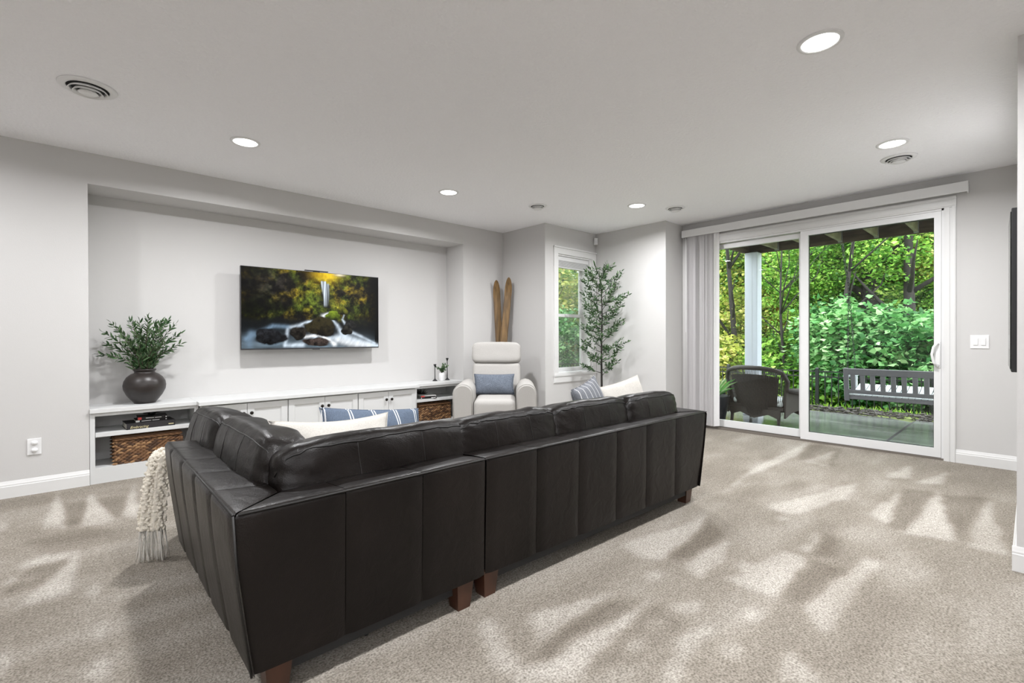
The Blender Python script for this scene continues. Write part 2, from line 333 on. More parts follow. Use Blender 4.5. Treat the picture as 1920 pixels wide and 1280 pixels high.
# ------------------------------------------------------------------ walls and ceiling
m = M(); m.box((XL - T, YBK - T, CE), (XC + .2, YN + .15, CE + .12)); m.box((XC + .2, YBK - T, CE), (XD1 + .2, YB + .2, CE + .12)); m.box((XD1 + .2, YBK - T, CE), (XD + .2, YC + .2, CE + .12))
struct(m.build('ceiling', CEIL))
m = M(); m.box((XL - T, YW, 0), (X0, YN + .15, CE)); m.box((X0, YW, ZN), (X1, YN, CE)); m.box((X0, YN, 0), (X1, YN + .15, CE)); m.box((X1, YW, 0), (XC + .2, YN + .15, CE))
struct(m.build('wall_back', WALL))
struct(M().box((XC, YB, 0), (XC + .2, YW, CE)).build('wall_alcove', WALL))
WX0, WX1, WZ0, WZ1 = 4.83, 5.575, .685, 2.315
m = M(); m.box((XC + .2, YB, 0), (WX0, YB + .2, CE)); m.box((WX0, YB, 0), (WX1, YB + .2, WZ0)); m.box((WX0, YB, WZ1), (WX1, YB + .2, CE)); m.box((WX1, YB, 0), (XD1, YB + .2, CE))
struct(m.build('wall_window', WALL))
m = M(); m.box((XD1, YC, 0), (XD1 + .2, YB + .2, CE)); m.box((XD1 + .2, YC, 0), (XD + .2, YC + .2, CE)); struct(m.build('wall_corner', WALL))
DY0, DY1, DZ = .57, 2.985, 2.40
m = M(); m.box((XD, YR - .1, 0), (XD + .2, DY0, CE)); m.box((XD, DY1, 0), (XD + .2, YC, CE)); m.box((XD, DY0, DZ), (XD + .2, DY1, CE)); struct(m.build('wall_right', WALL))
struct(M().box((XE, YBK - T, 0), (XD, YR, CE)).build('wall_near', WALL))
struct(M().box((XL - T, YBK - T, 0), (XL, YW, CE)).build('wall_left', WALL))
struct(M().box((XL, YBK - T, 0), (XE, YBK, CE)).build('wall_front', WALL))
BB = [(0, 0), (.016, 0), (.016, .085), (.013, .09), (.013, .098), (.009, .108), (.006, .118), (.004, .124), (0, .124)]
def base(name, p, q, n):
    d = Vector((q[0] - p[0], q[1] - p[1], 0)); L = d.length; d.normalize(); n = Vector((*n, 0))
    return struct(M().prism(BB, lambda t, z, s: Vector((p[0], p[1], 0)) + n * t + d * s + Vector((0, 0, z)), 0, L).build(name, TRIM))
base('baseboard_back', (XL, YW), (X0, YW), (0, -1)); base('baseboard_right', (XD, YR), (XD, .484), (-1, 0))
base('baseboard_near', (XE, YBK), (XE, YR + .016), (-1, 0)); base('baseboard_near_side', (XE, YR), (XD, YR), (0, 1))
base('baseboard_alcove', (XC, YB), (XC, YW), (-1, 0)); base('baseboard_window', (XC, YB), (XD1, YB), (0, -1)); base('baseboard_corner', (XD1, YC), (XD1, YB), (-1, 0))
base('baseboard_back_right', (X1, YW), (XC, YW), (0, -1)); base('baseboard_recess', (XD1, YC), (XD, YC), (0, -1)); base('baseboard_left', (XL, YBK), (XL, YW), (1, 0)); base('baseboard_front', (XL, YBK), (XE, YBK), (0, 1))

# ------------------------------------------------------------------ window
w = struct(thing('window_1', None, None, ((WX0 + WX1) / 2, YB, WZ0)))
def frame_boxes(m, x0, x1, z0, z1, y0, y1, wl, wr=None, wt=None, wb=None):
    wr = wr or wl; wt = wt or wl; wb = wb or wl
    m.box((x0, y0, z0), (x0 + wl, y1, z1)); m.box((x1 - wr, y0, z0), (x1, y1, z1)); m.box((x0 + wl, y0, z1 - wt), (x1 - wr, y1, z1)); m.box((x0 + wl, y0, z0), (x1 - wr, y1, z0 + wb)); return m
m = M(); frame_boxes(m, 4.748, 5.655, .575, 2.412, YB - .018, YB + .002, .082, .08, .097, .11); m.box((4.735, YB - .03, .66), (5.658, YB - .018, .69)); m.box((4.74, YB - .03, 2.395), (5.658, YB - .018, 2.415)); m.build('casing', TRIM, w, world=True)
m = M(); frame_boxes(m, WX0, WX1, WZ0, WZ1, YB + .002, YB + .2, .02, .045, .02, .02); m.build('jamb', TRIM, w, world=True)
s1 = frame_boxes(M(), WX0 + .02, WX1 - .045, 1.47, WZ1 - .02, YB + .165, YB + .19, .035, .035, .035, .04).build('upper_sash', VINYL, w, world=True)
M().box((WX0 + .05, YB + .176, 1.5), (WX1 - .075, YB + .18, WZ1 - .05)).build('pane', GLASS, s1, world=True)
s2 = frame_boxes(M(), WX0 + .02, WX1 - .045, WZ0 + .02, 1.515, YB + .135, YB + .162, .035, .035, .04, .055).build('lower_sash', VINYL, w, world=True)
M().box((WX0 + .05, YB + .147, WZ0 + .07), (WX1 - .075, YB + .151, 1.48)).build('pane', GLASS, s2, world=True)
M().box((WX0 + .3, YB + .12, 1.49), (WX0 + .36, YB + .135, 1.51)).build('latch', VINYL, s2, world=True)
bl = thing('raised_blind', 'white slat blind pulled up to the top of the small window', 'blind', (5.2, YB + .05, 2.1))
M().rbox((WX0 + .022, YB + .025, 2.235), (WX1 - .047, YB + .085, 2.295), .004).build('headrail', VINYL, bl, world=True)
for i in range(9):
    M().rbox((WX0 + .03, YB + .03, 2.155 + i * .009), (WX1 - .055, YB + .08, 2.160 + i * .009), .001, 1).build('slat', PLAST, bl, world=True)
M().rbox((WX0 + .03, YB + .03, 2.138), (WX1 - .055, YB + .08, 2.152), .004).build('bottom_rail', VINYL, bl, world=True)

# ------------------------------------------------------------------ sliding patio door
d = struct(thing('door_1', None, None, (XD, 1.78, 0)))
m = M()
def cas(y0, y1, z0, z1, vert):
    if vert: 
        m.box((XD - .012, y0, z0), (XD + .002, y1, z1)); m.box((XD - .02, y0 + .006, z0), (XD - .012, y0 + .03, z1)); m.box((XD - .018, y0 + .045, z0), (XD - .012, y1 - .012, z1))
    else:
        m.box((XD - .012, y0, z0), (XD + .002, y1, z1)); m.box((XD - .02, y0, z1 - .03), (XD - .012, y1, z1 - .006)); m.box((XD - .018, y0, z0 + .012), (XD - .012, y1, z1 - .045))
cas(.484, .57, 0, 2.3985, True); cas(DY1, DY1 + .086, 0, 2.3985, True); cas(.484, DY1 + .086, 2.40, 2.504, False)
m.build('casing', TRIM, d, world=True)
m = M(); m.box((XD + .002, DY0, 0), (XD + .2, DY0 + .018, DZ)); m.box((XD + .002, DY1 - .018, 0), (XD + .2, DY1, DZ)); m.box((XD + .002, DY0, DZ - .018), (XD + .2, DY1, DZ)); m.build('jamb', VINYL, d, world=True)
m = M(); m.box((XD - .005, DY0, -.02), (XD + .2, DY1, .018)); m.box((XD + .012, DY0, .018), (XD + .02, DY1, .028)); m.box((XD + .07, DY0, .018), (XD + .078, DY1, .028)); m.build('track', mat('bronze_sill', (.16, .14, .12), .5), d, world=True)
def yframe(m, y0, y1, z0, z1, x0, x1, w0, w1, wt, wb):
    m.box((x0, y0, z0), (x1, y0 + w0, z1)); m.box((x0, y1 - w1, z0), (x1, y1, z1)); m.box((x0, y0 + w0, z1 - wt), (x1, y1 - w1, z1)); m.box((x0, y0 + w0, z0), (x1, y1 - w1, z0 + wb)); return m
sp = yframe(M(), DY0 + .02, 1.79, .022, 2.38, XD + .004, XD + .046, .052, .078, .055, .085).build('sliding_panel', VINYL, d, world=True)
M().box((XD + .022, .63, .10), (XD + .028, 1.72, 2.33)).build('pane', GLASS, sp, world=True)
m = yframe(M(), .639, 1.715, .104, 2.328, XD + .03, XD + .047, .008, .008, .008, .008); m.build('gasket', BLKM, sp, world=True)
fp = yframe(M(), 1.77, DY1 - .02, .03, 2.375, XD + .062, XD + .105, .05, .07, .06, .085).build('fixed_panel', VINYL, d, world=True)
M().box((XD + .08, 1.81, .11), (XD + .086, DY1 - .08, 2.32)).build('pane', GLASS, fp, world=True)
h = M().tube([(XD + .004, .612, 1.11), (XD - .03, .618, 1.115), (XD - .045, .64, 1.08), (XD - .048, .652, 1.01), (XD - .045, .64, .935), (XD - .03, .618, .90), (XD + .004, .612, .905)], [.014, .012, .011, .011, .011, .012, .014], 8)
h.rbox((XD - .006, .595, .88), (XD + .006, .628, 1.135), .004); h.build('handle', PLAST, sp, smooth=True, world=True)

# vertical blind: valance and slats
vb = thing('vertical_blind', 'white vertical blind stacked at the left of the patio door under a long valance', 'blind', (XD - .06, 1.78, 0))
m = M(); m.rbox((XD - .112, .396, 2.503), (XD - .10, 3.172, 2.597), .003); m.rbox((XD - .10, .396, 2.503), (XD - .001, .408, 2.597), .003); m.rbox((XD - .10, 3.16, 2.503), (XD - .001, 3.172, 2.597), .003); m.box((XD - .10, .408, 2.585), (XD - .001, 3.16, 2.597)); m.build('valance', VINYL, vb, world=True)
M().box((XD - .08, .42, 2.54), (XD - .04, 3.15, 2.575)).build('headrail', VINYL, vb, world=True)
pr = [(-.045 + .09 * i / 8, .006 * (1 - (i / 4 - 1) ** 2)) for i in range(9)]; pr = pr + [(a, b - .0012) for a, b in pr[::-1]]
sm = M().prism(pr, lambda u, v, s: (u, v, s), .045, 2.54).mesh('slat'); sm.materials.append(mat('grey_white_vane', (.80, .785, .79), .5))
random.seed(3)
for i in range(26):
    y = 2.725 + i * .0145
    shared('slat', sm, vb, (0 + .002 * random.random(), y - 1.78, 0), (0, 0, -.42 + random.uniform(-.16, .16)))
M().tube([(XD - .085, 3.125, 2.5), (XD - .085, 3.125, 1.25)], .004, 6).build('wand', PLAST, vb, world=True)

# ------------------------------------------------------------------ downlights, vents, switches
lens_me = M().lathe([(0, -.006), (.04, -.0065), (.082, -.004), (.084, 0)], 40).mesh('lens', True); lens_me.materials.append(LENS)
trim_me = M().lathe([(.082, 0), (.084, -.008), (.10, -.007), (.104, -.002), (.104, 0)], 40).mesh('trim', True); trim_me.materials.append(PLAST)
def downlight(x, y, label, power=LAMP_W):
    t = thing('recessed_downlight', label, 'ceiling light', (x, y, CE), 0, 'recessed ceiling downlights')
    shared('trim', trim_me, t); shared('lens', lens_me, t)
    l = bpy.data.lights.new('lamp', 'AREA'); l.shape = 'DISK'; l.size = .15; l.energy = power; l.spread = math.radians(166); l.color = LAMP_COL
    o = bpy.data.objects.new('lamp', l); COL.objects.link(o); o.parent = t; o.location = (0, 0, -.012)
LIGHTS = [(2.822, .737, 'largest recessed downlight, at upper right of the ceiling'), (.989, 4.088, 'recessed downlight above the vase end of the media wall'), (2.878, 4.091, 'recessed downlight in the ceiling above the right edge of the television'),
          (4.766, 3.065, 'recessed downlight in the ceiling in front of the small window corner'), (4.727, .743, 'recessed downlight beside a round vent near the patio door'),
          (.93, .737, 'recessed downlight above the camera end of the room'), (-.9, 4.088, 'recessed downlight past the left edge of the media wall'), (-.9, .737, 'recessed downlight left of the camera'),
          (-2.7, 2.4, 'recessed downlight by the far left wall')]
for i, (x, y, lb) in enumerate(LIGHTS): downlight(x, y, lb, LAMP_W * (1 if i < 6 else .6))
def fill_uplight(x, y, label, power):  # added unseen uplight, brightens the room by bounce off the ceiling
    t = thing('added_fill_uplight', label, 'fill light', (x, y, 0)); bk = mat('lamp_black', (.03, .03, .03), .4, .5)
    M().lathe([(0, 0), (.14, 0), (.145, .01), (.13, .02), (.02, .03), (0, .03)], 32).build('base', bk, t, smooth=True); M().tube([(0, 0, .02), (0, 0, 1.74)], .012, 12).build('pole', bk, t, smooth=True)
    M().lathe([(.012, 1.72), (.06, 1.735), (.13, 1.78), (.17, 1.84), (.172, 1.845), (.165, 1.845), (.125, 1.79), (.055, 1.748), (.012, 1.74)], 36, close=True).build('bowl', bk, t, smooth=True)
    l = bpy.data.lights.new('fill_light', 'AREA'); l.shape = 'DISK'; l.size = .16; l.energy = power; l.color = LAMP_COL; o = bpy.data.objects.new('fill_light', l); COL.objects.link(o); o.parent = t; o.location = (0, 0, 1.80); o.rotation_euler = (PI, 0, 0)
fill_uplight(-2.6, -2.3, 'added unseen fill uplight in the corner behind the camera', 70); fill_uplight(-.6, -2.8, 'added unseen fill uplight behind the camera by the front wall', 60)
def vent(x, y, r, label):
    t = thing('ceiling_vent', label, 'vent', (x, y, CE), 0, 'round ceiling vents'); k = r / .135
    def L(name, pts, mt): M().lathe([(a * k, b * k) for a, b in pts], 36, close=True).build(name, mt, t, smooth=True)
    L('flange', [(.098, -.001), (.135, -.001), (.132, -.006), (.10, -.012), (.096, -.010)], GRILL)
    M().lathe([(0, -.002), (.097 * k, -.0025)], 36).build('throat', DARKV, t)
    L('ring', [(.080, -.010), (.092, -.026), (.089, -.028), (.074, -.012)], GRILL)
    L('ring', [(.056, -.012), (.070, -.034), (.067, -.036), (.050, -.014)], GRILL)
    M().lathe([(.0, -.040), (.036, -.041), (.042, -.036), (.045, -.036), (.047, -.040), (.049, -.036), (.03, -.012), (0, -.012)], 36).build('cone', GRILL, t, smooth=True)
vent(.081, 3.834, .14, 'large round ceiling vent at upper left of the photo'); vent(5.149, .767, .125, 'round ceiling vent next to a downlight by the patio door')
vent(3.937, 3.84, .105, 'small round ceiling vent above the recliner corner'); vent(5.199, 2.828, .11, 'round ceiling vent above the left end of the door valance')
t = thing('light_switch', 'white double rocker switch plate right of the patio door', 'switch', (XD, .326, 1.07))
M().rbox((XD - .007, .264, 1.07), (XD, .389, 1.193), .003).build('plate', PLAST, t, world=True)
for y in (.301, .352): M().rbox((XD - .013, y - .016, 1.10), (XD - .006, y + .016, 1.165), .003).build('rocker', PLAST, t, world=True)
t = thing('wall_outlet', 'white duplex socket with child-safety caps low on the left wall', 'outlet', (-.214, YW, .30))
M().rbox((-.254, YW - .007, .30), (-.175, YW, .424), .003).build('plate', PLAST, t, world=True)
for z in (.335, .39):
    M().lathe([(0, 0), (.017, 0), (.019, .004), (.017, .012), (0, .014)], 20).build('cap', PLAST, t, smooth=True).matrix_local = Matrix.Translation((0, -.007, z - .30)) @ Matrix.Rotation(PI / 2, 4, 'X')
t = thing('motion_sensor', 'small white motion sensor high in the corner beside the window', 'sensor', (5.63, 4.31, 2.53))
m = M().prism([(-.03, 0), (.03, 0), (.024, -.045), (-.024, -.045)], lambda u, v, s: (u, v + .02, s), 0, .095)
o = m.build('housing', PLAST, t); M().rbox((-.019, -.029, .012), (.019, -.024, .055), .002).build('lens', mat('sensor_lens', (.75, .75, .76), .3), t); t.rotation_euler = (0, 0, -PI / 4)
p = thing('wall_panel', 'thin black panel mounted on the wall at the right edge of the photo', 'wall panel', (3.76, .06, 1.0), math.radians(2.2))
M().rbox((-.24, -.006, 0), (.24, .022, .835), .003).build('slab', BLKM, p); M().rbox((-.225, .022, .015), (.225, .026, .82), .002).build('face', mat('black_gloss', (.01, .01, .01), .15), p)
M().box((-.05, -.02, .4), (.05, -.006, .5)).build('bracket', BLKM, p)

# ------------------------------------------------------------------ built-in cabinets
ZT = .612; YF = YW - .004; YFC = 5.085
def shelf_unit(x0, x1, label):
    t = thing('open_shelf_unit', label, 'shelf unit', ((x0 + x1) / 2, 5.36, 0))
    xa, xb = x0 + .032, x1 - .03
    m = M(); m.box((x0, YF, 0), (xa, YF + .02, .575)); m.box((xb, YF, 0), (x1, YF + .02, .575)); m.box((xa, YF, .55), (xb, YF + .02, .575)); m.box((xa, YF, 0), (xb, YF + .02, .125)); m.build('face_frame', CAB, t, world=True)
    M().box((x0, YF + .02, 0), (xa - .005, YN, .575)).build('side_panel', CAB, t, world=True); M().box((xb + .005, YF + .02, 0), (x1, YN, .575)).build('side_panel', CAB, t, world=True)
    M().box((xa - .005, YN - .015, .1), (xb + .005, YN - .002, .575)).build('back_panel', CAB, t, world=True)
    M().box((xa - .005, YF + .02, .1), (xb + .005, YN - .015, .125)).build('bottom_panel', CAB, t, world=True)
    M().rbox((xa + .002, YF + .004, .378), (xb - .002, YN - .016, .412), .002, 1).build('shelf', CAB, t, world=True)
shelf_unit(X0 + .002, .85, 'white open shelf unit at the vase end of the media wall'); shelf_unit(3.115, X1 - .002, 'white open shelf unit beside the cream recliner')
def shaker(m, x0, x1, z0, z1, y):
    e = .055; m.box((x0, y, z0), (x0 + e, y + .02, z1)); m.box((x1 - e, y, z0), (x1, y + .02, z1)); m.box((x0 + e, y, z1 - e), (x1 - e, y + .02, z1)); m.box((x0 + e, y, z0), (x1 - e, y + .02, z0 + e))
    m.box((x0 + e, y + .010, z0 + e), (x1 - e, y + .018, z1 - e))
    c = .012  # sloped bead around the panel
    for a, b, cc, dd in (((x0 + e, z0 + e), (x1 - e, z0 + e), (x1 - e - c, z0 + e + c), (x0 + e + c, z0 + e + c)), ((x0 + e, z1 - e), (x1 - e, z1 - e), (x1 - e - c, z1 - e - c), (x0 + e + c, z1 - e - c)),
                         ((x0 + e, z0 + e), (x0 + e, z1 - e), (x0 + e + c, z1 - e - c), (x0 + e + c, z0 + e + c)), ((x1 - e, z0 + e), (x1 - e, z1 - e), (x1 - e - c, z1 - e - c), (x1 - e - c, z0 + e + c))):
        m.add([(a[0], y + .003, a[1]), (b[0], y + .003, b[1]), (cc[0], y + .0105, cc[1]), (dd[0], y + .0105, dd[1])], [(0, 1, 2, 3)])
knob_me = M().lathe([(0, 0), (.007, 0), (.006, .010), (.010, .014), (.0165, .019), (.0165, .024), (.010, .028), (0, .029)], 16).mesh('knob', True); knob_me.materials.append(BRONZE)
for i, lb in enumerate(('white two-door cabinet next to the left shelf unit, mostly behind the sofa cushions', 'white two-door cabinet below the middle of the television', 'white two-door cabinet next to the right shelf unit')):
    x0 = .862 + i * .742; x1 = x0 + .742; t = thing('base_cabinet', lb, 'cabinet', ((x0 + x1) / 2, 5.3, 0))
    M().box((x0, YFC + .024, 0), (x1, YN, .575)).build('body', CAB, t, world=True)
    M().box((x0, YFC + .05 - .02, 0), (x1, YFC + .0245, .09)).build('toe_board', CAB, t, world=True)
    xm = (x0 + x1) / 2
    for k, (a, b) in enumerate(((x0 + .006, xm - .002), (xm + .002, x1 - .006))):
        m = M(); shaker(m, a, b, .10, .562, YFC); dd = m.build('door', CAB, t, world=True)
        kx = (b - .032 if k == 0 else a + .032); shared('knob', knob_me, dd, (kx - t.location.x, YFC - t.location.y, .47), (PI / 2, 0, 0))
m = M(); m.rbox((X0 + .001, YW - .028, .578), (.835, YN - .001, ZT), .002, 1); m.rbox((.835, YFC - .035, .578), (3.115, YN - .001, ZT), .002, 1); m.rbox((3.115, YW - .028, .578), (X1 - .001, YN - .001, ZT), .002, 1)
tag(m.build('media_worktop', CAB), 'long white worktop running over the built-in cabinets in the niche', 'worktop')

# ------------------------------------------------------------------ television
TX0, TX1, TZ0, TZ1, TY = 1.256, 2.757, 1.066, 1.921, 5.405
def tv_picture(nu, nv):
    U, V = np.meshgrid((np.arange(nu) + .5) / nu, (np.arange(nv) + .5) / nv, indexing='ij')
    A = 1.75
    col = np.zeros((nu, nv, 3)); x = U * A
    n1 = fbm(x * 9, V * 9 + x * 2, 5); n2 = fbm(x * 22 + 9, V * 22 + 3, 4); n3 = fbm(x * 4 + 60, V * 4 + 20, 4); n4 = fbm(x * 75, V * 75, 2)
    rid = np.clip(1 - 2.6 * np.abs(fbm(x * 14 + V * 5, V * 14 - x * 4, 4) - .5) * 2, 0, 1)
    moss = (np.clip((n1 - .42) * 3.2, 0, 1) * (.25 + .9 * rid))[..., None] * np.array([.26, .19, .012]) + np.array([.008, .0065, .004])
    moss = moss * (.1 + 1.8 * np.clip(n2 * 1.6 - .35, 0, 1)[..., None]) * (.25 + 1.5 * n4[..., None])
    green = np.array([.10, .14, .012]) * n2[..., None] * 1.6
    gw = np.clip((n3 - .47) * 9, 0, 1)[..., None]; moss = moss * (1 - .6 * gw) + green * gw * .42 * (.1 + 1.9 * np.clip(n2 * 1.6 - .4, 0, 1)[..., None]) * (.3 + 1.4 * n4[..., None])
    rockgrey = np.clip(n2 - .42, 0, 1)[..., None] * np.array([.5, .42, .36])
    gl = np.exp(-(((U - .13) / .13) ** 2 + ((V - .22) / .2) ** 2))[..., None]; moss = moss * (1 - .75 * gl) + rockgrey * gl * .55
    # brightness envelope of the gorge
    env = .20 + .75 * np.exp(-((U - .56) / .30) ** 2) * np.exp(-((V - .18) / .42) ** 2)
    env += .45 * np.exp(-(((U - .47) / .10) ** 2 + ((V - .42) / .13) ** 2)); env += .35 * np.exp(-(((U - .70) / .09) ** 2 + ((V - .35) / .2) ** 2)); env += .25 * np.exp(-(((U - .86) / .10) ** 2 + ((V - .18) / .2) ** 2))
    env *= 1 - .8 * np.clip((U - .86) / .12, 0, 1); env *= 1 - .85 * np.exp(-(((U - .18) / .2) ** 2 + ((V - .47) / .07) ** 2)); env *= 1 - .75 * np.exp(-(((U - .06) / .1) ** 2))
    env *= 1 - .8 * np.exp(-(((U - .66) / .05) ** 2 + ((V - .30) / .05) ** 2))
    env *= np.where(V > .62, np.clip(1 - (V - .62) / .12, .08, 1), 1)
    col = moss * env[..., None] * 1.5
    y = np.exp(-(((U - .575) / .085) ** 2 + ((V - .02) / .085) ** 2))[..., None]; col = col * (1 - y) + y * np.array([.85, .55, .02]) * (.45 + 1.0 * n2[..., None])
    sk = np.exp(-(((U - .68) / .035) ** 2 + ((V - .005) / .02) ** 2))[..., None]; col = col * (1 - sk) + sk * np.array([.95, .85, .6])
    # dark stream bed
    bed = np.clip((V - .60 - .02 * np.sin(U * 20)) / .05, 0, 1)[..., None]; col = col * (1 - .8 * bed) + bed * np.array([.004, .005, .006])
    def put(mask, c, var=None):
        nonlocal col
        c = np.array(c) if var is None else np.array(c) * var[..., None]; mk = np.clip(mask, 0, 1)[..., None]; col = col * (1 - mk) + mk * c
    def stroke(pts, w, c, a=1.0, soft=.9):
        best = np.zeros_like(U)
        for i in range(len(pts) - 1):
            (xa, ya), (xb, yb) = pts[i], pts[i + 1]; wa = w[i] if hasattr(w, '__len__') else w; wb = w[i + 1] if hasattr(w, '__len__') else w
            dx, dy = (xb - xa) * A, yb - ya; L = dx * dx + dy * dy + 1e-9; tt = np.clip(((U - xa) * A * dx + (V - ya) * dy) / L, 0, 1)
            dd = np.hypot((U - xa) * A - tt * dx, V - ya - tt * dy); best = np.maximum(best, np.exp(-(dd / (wa + (wb - wa) * tt)) ** 2))
        st = .45 + .9 * fbm(x * 26 + V * 12, V * 9 + 4, 3); put(best * a * st, c)
    WB = (.62, .72, .82); BL = (.16, .24, .33); WH = (.9, .93, .96)
    # waterfall
    hw = .036 - .016 * np.clip((V - .12) / .32, 0, 1); cxf = .572 - .004 * np.sin(V * 14); fall = np.clip((hw - np.abs(U - cxf)) / .012, 0, 1) * np.clip((V - .105 - .03 * (np.abs(U - .59) < .012)) / .015, 0, 1) * np.clip((.46 - V) / .03, 0, 1); str_ = np.clip(.15 + 1.5 * vnoise(U * 170, V * 3 + 3) ** 1.5, 0, 1.2)
    put(np.exp(-((U - .572) / .05) ** 2) * (V > .16) * (V < .47) * .8, (.012, .014, .010)); put(fall, (.62, .70, .78), str_ * (1.1 - .7 * np.clip((V - .28) / .2, 0, 1)))
    stroke([(.555, .585), (.60, .535)], [.03, .012], WH); stroke([(.705, .60), (.72, .53)], .009, WB, .8)
    # misty base flow
    mist = np.exp(-((V - .98) / .12) ** 2) * np.clip(.35 + .9 * (fbm(x * 5 + 2, V * 16, 3) - .4), 0, 1); put(mist * (U < .97), (.20, .27, .33))
    stroke([(.62, .62), (.66, .70), (.69, .80), (.72, .85)], [.012, .022, .03, .035], WB); stroke([(.70, .62), (.725, .68)], [.012, .018], WB)
    stroke([(.60, .88), (.70, .86), (.82, .92), (.99, .99)], [.03, .05, .045, .03], WB, .95); stroke([(.66, .90), (.78, .95), (.92, .98)], [.04, .05, .04], WH, .75); stroke([(.78, .80), (.86, .86), (.97, .95)], [.02, .02, .012], WB, .8)
    stroke([(.56, .64), (.44, .66), (.40, .70), (.46, .76), (.49, .85)], [.012, .016, .022, .026, .03], WB); stroke([(.40, .70), (.30, .74), (.29, .86), (.28, .95)], [.022, .02, .018, .02], WB, .7)
    stroke([(.30, .73), (.20, .72), (.12, .80), (.03, .88)], [.025, .025, .03, .03], BL, .9); stroke([(.06, .82), (.05, .95)], .04, BL, .8); stroke([(.42, .86), (.52, .83), (.60, .90), (.64, .96)], [.02, .02, .02, .03], WH); stroke([(.28, .97), (.40, .96)], [.02, .03], WB, .9); stroke([(.12, .90), (.22, .93)], .03, BL, .6)
    def rock(cx, cy, rx, ry, c, mossc=None):
        ang = np.arctan2((V - cy) / ry, (U - cx) / rx); r = np.hypot((U - cx) / rx, (V - cy) / ry) / (1 + .10 * np.sin(3 * ang + cx * 9) + .05 * np.sin(5 * ang + cy * 30)) + (n1 - .5) * .5; k = np.clip((1.03 - r) / .16, 0, 1)
        put(k, c, (.1 + 2.0 * np.clip(n2 * 1.7 - .45, 0, 1)) * np.clip(1.2 - .8 * (V - cy) / ry, .25, 2) * (.4 + 1.2 * n4))
        if mossc is not None: put(k * np.clip(.6 - (V - cy) / ry, 0, 1) * (n2 * 1.2), mossc)
    rock(.63, .575, .062, .065, (.05, .07, .006), (.26, .38, .02)); rock(.705, .505, .04, .055, (.05, .05, .006), (.14, .15, .012)); rock(.765, .69, .05, .055, (.010, .010, .010)); rock(.735, .775, .045, .055, (.014, .013, .010))
    rock(.53, .735, .118, .135, (.014, .011, .005), (.03, .024, .006)); rock(.375, .81, .058, .085, (.012, .010, .008)); rock(.18, .86, .10, .11, (.006, .0065, .008)); rock(.507, .925, .105, .06, (.035, .024, .020))
    put(np.clip((.035 - np.hypot(U - .5, (V - .99) * .6)) * 0, 0, 1), WH)
    col = col * (1 - .92 * np.clip((U - .90) / .1, 0, 1) * (V < .9))[..., None]
    return np.clip(col, 0, 1)
def tv_build():
    t = thing('television', 'large flat television showing a mossy waterfall, hung in the wall niche', 'television', ((TX0 + TX1) / 2, TY, TZ0))
    M().rbox((TX0, TY + .001, TZ0), (TX1, TY + .03, TZ1), .003, 1).build('back_shell', BLKM, t, world=True)
    M().rbox((TX0 + .35, TY + .03, TZ0 + .1), (TX1 - .35, TY + .055, TZ1 - .25), .01).build('electronics_box', BLKM, t, world=True)
    M().box((1.85, TY + .055, 1.35), (2.15, YN - .001, 1.65)).build('wall_mount', BLKM, t, world=True)
    m = M(); b = .004
    m.box((TX0, TY - .003, TZ0), (TX0 + b, TY + .001, TZ1)); m.box((TX1 - b, TY - .003, TZ0), (TX1, TY + .001, TZ1)); m.box((TX0 + b, TY - .003, TZ1 - b), (TX1 - b, TY + .001, TZ1)); m.box((TX0 + b, TY - .003, TZ0), (TX1 - b, TY + .001, TZ0 + .014)); m.box((1.965, TY - .004, TZ0 - .008), (2.045, TY + .004, TZ0)); m.build('bezel', mat('dark_grey_bezel', (.06, .06, .065), .3, .5), t, world=True)
    nu, nv = 300, 170; c = tv_picture(nu, nv)
    xs = np.linspace(TX0 + b, TX1 - b, nu + 1); zs = np.linspace(TZ1 - b, TZ0 + .014, nv + 1); X, Z = np.meshgrid(xs, zs, indexing='ij')
    v = np.stack([X - t.location.x, np.full_like(X, -.0015), Z - t.location.z], -1).reshape(-1, 3); idx = np.arange((nu + 1) * (nv + 1)).reshape(nu + 1, nv + 1)
    f = np.stack([idx[:-1, :-1], idx[:-1, 1:], idx[1:, 1:], idx[1:, :-1]], -1).reshape(-1, 4)
    me = bpy.data.meshes.new('screen'); me.from_pydata(v.tolist(), [], f.tolist())
    at = me.attributes.new('picture', 'FLOAT_COLOR', 'CORNER'); cc = np.ones((nu * nv, 4, 4), np.float32); cc[:, :, :3] = c.reshape(-1, 1, 3); at.data.foreach_set('color', cc.reshape(-1))
    mt = bpy.data.materials.new('tv_screen'); mt.use_nodes = True; nt = mt.node_tree; nt.nodes.clear(); out = N(nt, 'ShaderNodeOutputMaterial'); a = N(nt, 'ShaderNodeAttribute', attribute_name='picture'); e = N(nt, 'ShaderNodeEmission', i_Strength=.85); nt.links.new(a.outputs['Color'], e.inputs[0])
    g = N(nt, 'ShaderNodeBsdfGlossy', i_Roughness=.25); g.inputs[0].default_value = (.02, .02, .02, 1); ad = N(nt, 'ShaderNodeAddShader'); nt.links.new(e.outputs[0], ad.inputs[0]); nt.links.new(g.outputs[0], ad.inputs[1]); nt.links.new(ad.outputs[0], out.inputs[0])
    me.materials.append(mt); o = bpy.data.objects.new('screen', me); COL.objects.link(o); o.parent = t
    s = M(); s.rbox((1.888, TY - .004, TZ1 + .006), (2.145, TY + .022, TZ1 + .016), .003); s.box((1.98, TY + .004, TZ1), (2.05, TY + .018, TZ1 + .006)); tag(s.build('camera_bar', BLKM), 'slim black camera bar clipped on top of the television', 'camera bar')
tv_build()

